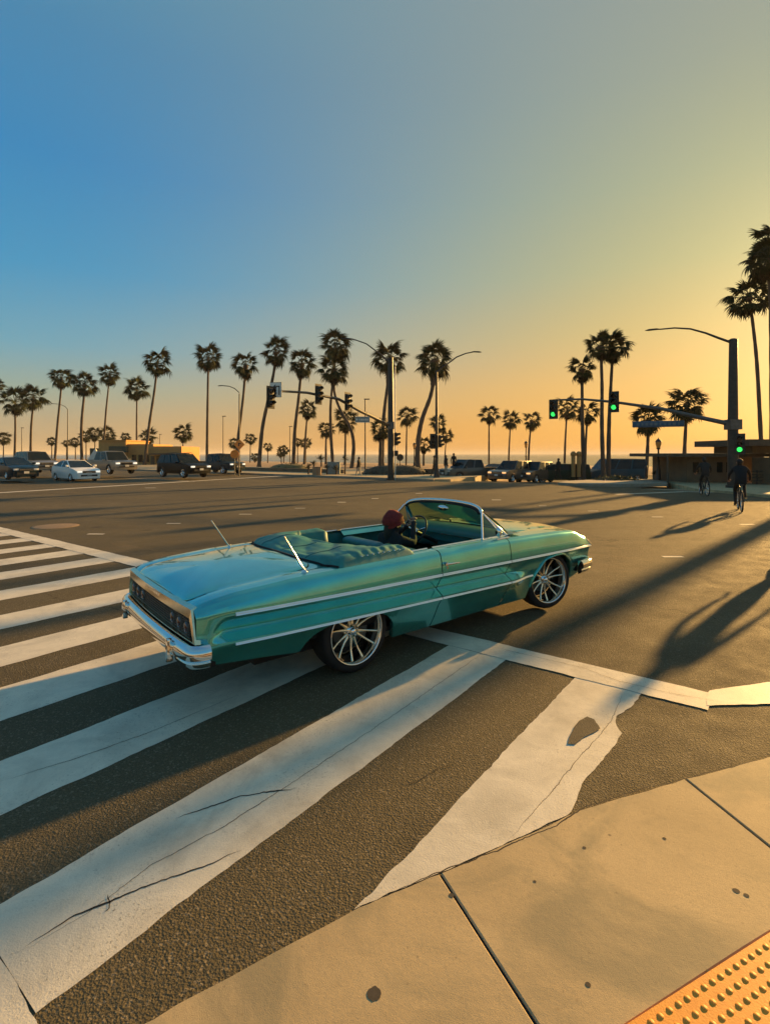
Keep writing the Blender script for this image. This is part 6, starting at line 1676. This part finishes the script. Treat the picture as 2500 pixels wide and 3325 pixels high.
# ---------------------------------------------------------------- planting
def clump(b, n, cx, cy, sx, sy, h, leaf, r, mi=0, zb=0.0):
    for _ in range(n):
        a = r.uniform(0, 2 * PI); q = math.sqrt(r.random()); x = cx + math.cos(a) * q * sx; y = cy + math.sin(a) * q * sy
        top_ = h * (1 - q ** 2.5) * r.uniform(.75, 1.1); z = zb + top_ * r.random() ** .5
        d = Vector((r.gauss(0, 1), r.gauss(0, 1), r.gauss(.5, .8))).normalized(); e = d.cross(Vector((r.gauss(0, 1), r.gauss(0, 1), r.gauss(0, 1)))).normalized()
        L = leaf * r.uniform(.6, 1.3); p = Vector((x, y, z))
        b.add([p - e * L * .35, p + d * L * .5 - e * L * .1, p + d * L, p + e * L * .35], [(0, 1, 2, 3)], mi)
def mound(name, label, x0, x1, yb, yt, Y, m_, core, n=900, leaf=.14, depth=1.6, cat='hedge', flat=.5):
    c = at((x0 + x1) / 2, yb, Y); w = (x1 - x0) / 2 * Y / FPX; h = (yb - yt) * Y / FPX
    c.z = max(c.z, terrain(c.x, c.y)) if c.z < terrain(c.x, c.y) else c.z
    r_ = random.Random(int(x0)); T = empty(name, c, 0, label, cat)
    b = MB(); N = 28
    def P(i, j):
        a = 2 * PI * i / N; q = j / 6; k = 1 + .12 * noise.noise(Vector((math.cos(a) * 2, math.sin(a) * 2, x0 * .1)))
        return (math.cos(a) * w * .94 * k * (1 - q) , math.sin(a) * depth * .94 * k * (1 - q), h * .90 * (1 - (1 - q) ** 4) + .05 * noise.noise(Vector((a * 3, q * 5, x0))))
    b.grid(P, N + 1, 7); b.build('core', core, T)
    b = MB(); clump(b, n, 0, 0, w, depth, h, leaf, r_); b.build('foliage', m_, T)
    return T
mound('hedge_mound', 'long dark shrub mound behind the thick signal pole', 772, 938, 1031, 1006, 48, 'hedge_leaf', 'hedge_leaf', 2600, .17, 2.0)
mound('shrub_mound', 'low brown planted mound left of the agave pots', 574, 676, 1022, 1004, 60, 'hedge_leaf', 'grass_dry', 1500, .16, 2.4)
mound('island_grass', 'grassy planting with yellow blades on the island under the three tall palms', 1270, 1395, 1046, 1030, 37.2, 'grass_dry', 'hedge_leaf', 3500, .22, 1.2, cat='planting')
b = MB(); isl = [gd(1205, 1047), gd(1280, 1051), gd(1440, 1049), gd(1446, 1044), gd(1400, 1040), gd(1290, 1040), gd(1225, 1043)]
b.prism([(q.x, q.y) for q in isl], -.05, .15); b.build('island_kerb', 'kerb_concrete', None, kind='structure')
# hedge on stems at the right
pH = at(1463, 1040, 38); T = empty('stem_hedge', pH, 0, 'low clipped hedge on bare stems between the ornate lantern post and the farther cyclist', 'hedge')
rH = random.Random(3); b = MB(); clump(b, 1800, 0, 0, 1.75, .8, .85, .16, rH, zb=.55); b.build('foliage', 'hedge_leaf', T)
for k in range(7):
    b = MB(); x = -1.3 + .43 * k; b.tube([(x, 0, 0), (x + rH.uniform(-.08, .08), 0, .35), (x + rH.uniform(-.15, .15), 0, .75)], .05, 6); b.build('stem', 'trunk_bark', T)
# agaves in planter boxes
def agave(p, R, label, stem=0.0, n=34):
    T = empty('agave_plant', p, 0, label, 'plant'); r_ = random.Random(int(R * 100 + p.x * 10))
    if stem: b = MB(); b.tube([(0, 0, 0), (.05, 0, stem)], .07, 6); b.build('stem', 'trunk_bark', T)
    lf = MB(); lf.add([(0, -.05, 0), (.5, -.06, .02), (1, 0, .1), (.5, .06, .02), (0, .05, 0), (.5, 0, -.03)], [(0, 5, 3, 4), (0, 1, 5), (1, 2, 5), (5, 2, 3)]); lm = lf.mesh('leaf', 'agave_leaf')
    for k in range(n):
        el = math.radians(r_.uniform(-25, 80)); inst('leaf', lm, T, (0, 0, stem), (0, -el, k * 2.4), (R * r_.uniform(.7, 1.1),) * 3)
pl = at(687, 1030, 46.5)
for dx, dy, st, R, lb in ((-.5, 0, 1.1, .55, 'leftmost spiky plant of the agave cluster above the planter boxes'), (.15, .2, 1.5, .6, 'tallest spiky plant of the agave cluster above the planter boxes'), (.7, -.1, .75, .5, 'low front plant of the agave cluster beside the planter boxes'), (1.5, .3, .6, .6, 'spiky plant between the agave cluster and the utility cabinet'), (-1.0, .3, .8, .5, 'small spiky plant left of the planter boxes'), (2.3, .4, 1.55, .5, 'spiky plant on tall stem right of the utility cabinet')):
    agave(pl + Vector((dx, dy + .6, 0)), R, lb, st)
for k, (x, lb) in enumerate(((680, 'shaded left planter box below the agave cluster'), (689, 'sunlit right planter box below the agave cluster'))):
    b = MB(); b.box((0, 0, .35), (.36, .5, .70)); b.box((0, 0, .71), (.42, .56, .05)); q = b.build('planter_box', 'planter_tan', label=lb, cat='planter'); bevel_mesh(q, .015); q.location = at(x, 1030.5, 45.5 + .1 * k); q.location.z = .14
b = MB(); b.box((0, 0, .55), (1.15, .5, 1.1)); b.box((0, 0, 1.12), (1.22, .56, .05)); b.box((-.25, -.26, .55), (.5, .02, .95)); b.box((.30, -.26, .55), (.5, .02, .95))
q = b.build('utility_cabinet', 'sign_grey', label='grey utility cabinet right of the agave cluster', cat='cabinet'); q.location = at(721, 1028, 48); q.location.z = .1
b = MB(); b.box((0, 0, .25), (26, .3, .5)); q = b.build('low_wall', 'building_brown', label='long low dark wall behind the far pavement left of the planter boxes', cat='wall'); q.location = uv(-46, 37.4, 0); q.rotation_euler.z = TH
b = MB(); b.box((0, 0, .30), (10, .3, .6)); q = b.build('low_wall', 'building_brown', label='low brown wall beside the shrub mound right of the thick signal pole', cat='wall'); q.location = at(905, 1030, 48.5); q.location.z = 0
for k, x in enumerate((886, 1290 + 66, 1404)):
    pass
for x, Y_, lb in ((1396, 42, 'dark bollard left of the lantern post at the right'), (905 + 40, 0, None)):
    if lb:
        b = MB(); b.lathe([(.11, 0), (.11, .8), (.06, .92), (.001, .94)], 10); q = b.build('bollard', 'black_metal', label=lb, cat='bollard'); q.location = at(x, 1036, Y_); q.location.z = .1
# a tall palm outside the frame at the right, whose trunk shades the asphalt behind the convertible
T0 = gd(1430, 1225) + Vector((.717, .697, 0)) * 27
def off_palm(p, H, rad, label, lean=(0, 0)):
    T = empty('palm_tree', p, 0, label, 'palm tree'); b = MB(); b.tube([(0, 0, 0), (lean[0] * .3, lean[1] * .3, H * .4), (lean[0], lean[1], H)], [rad * 1.3, rad, rad * .8], 12); b.build('trunk', 'trunk_bark', T)
    inst('crown', CROWNS[1], T, (lean[0], lean[1], H), (0, 0, 1), (2.4,) * 3)
off_palm(T0, 14.5, .31, 'palm outside the right edge of the frame whose trunk shadow crosses the asphalt', (.5, -.3))

# sea air: one closed box of thin haze round the whole scene
hz = MB(); hz.box((0, 3900, 13.5), (32000, 14400, 37.2))
hm = bpy.data.materials.new('haze_air'); hm.use_nodes = True; hn = hm.node_tree; hn.nodes.clear()
pv = hn.nodes.new('ShaderNodeVolumePrincipled'); pv.inputs['Density'].default_value = 0.00022; pv.inputs['Color'].default_value = (0.92, 0.86, 0.74, 1)
ho = hn.nodes.new('ShaderNodeOutputMaterial'); hn.links.new(pv.outputs[0], ho.inputs['Volume']); MATS['haze_air'] = hm
hz.build('haze', 'haze_air', kind='stuff')
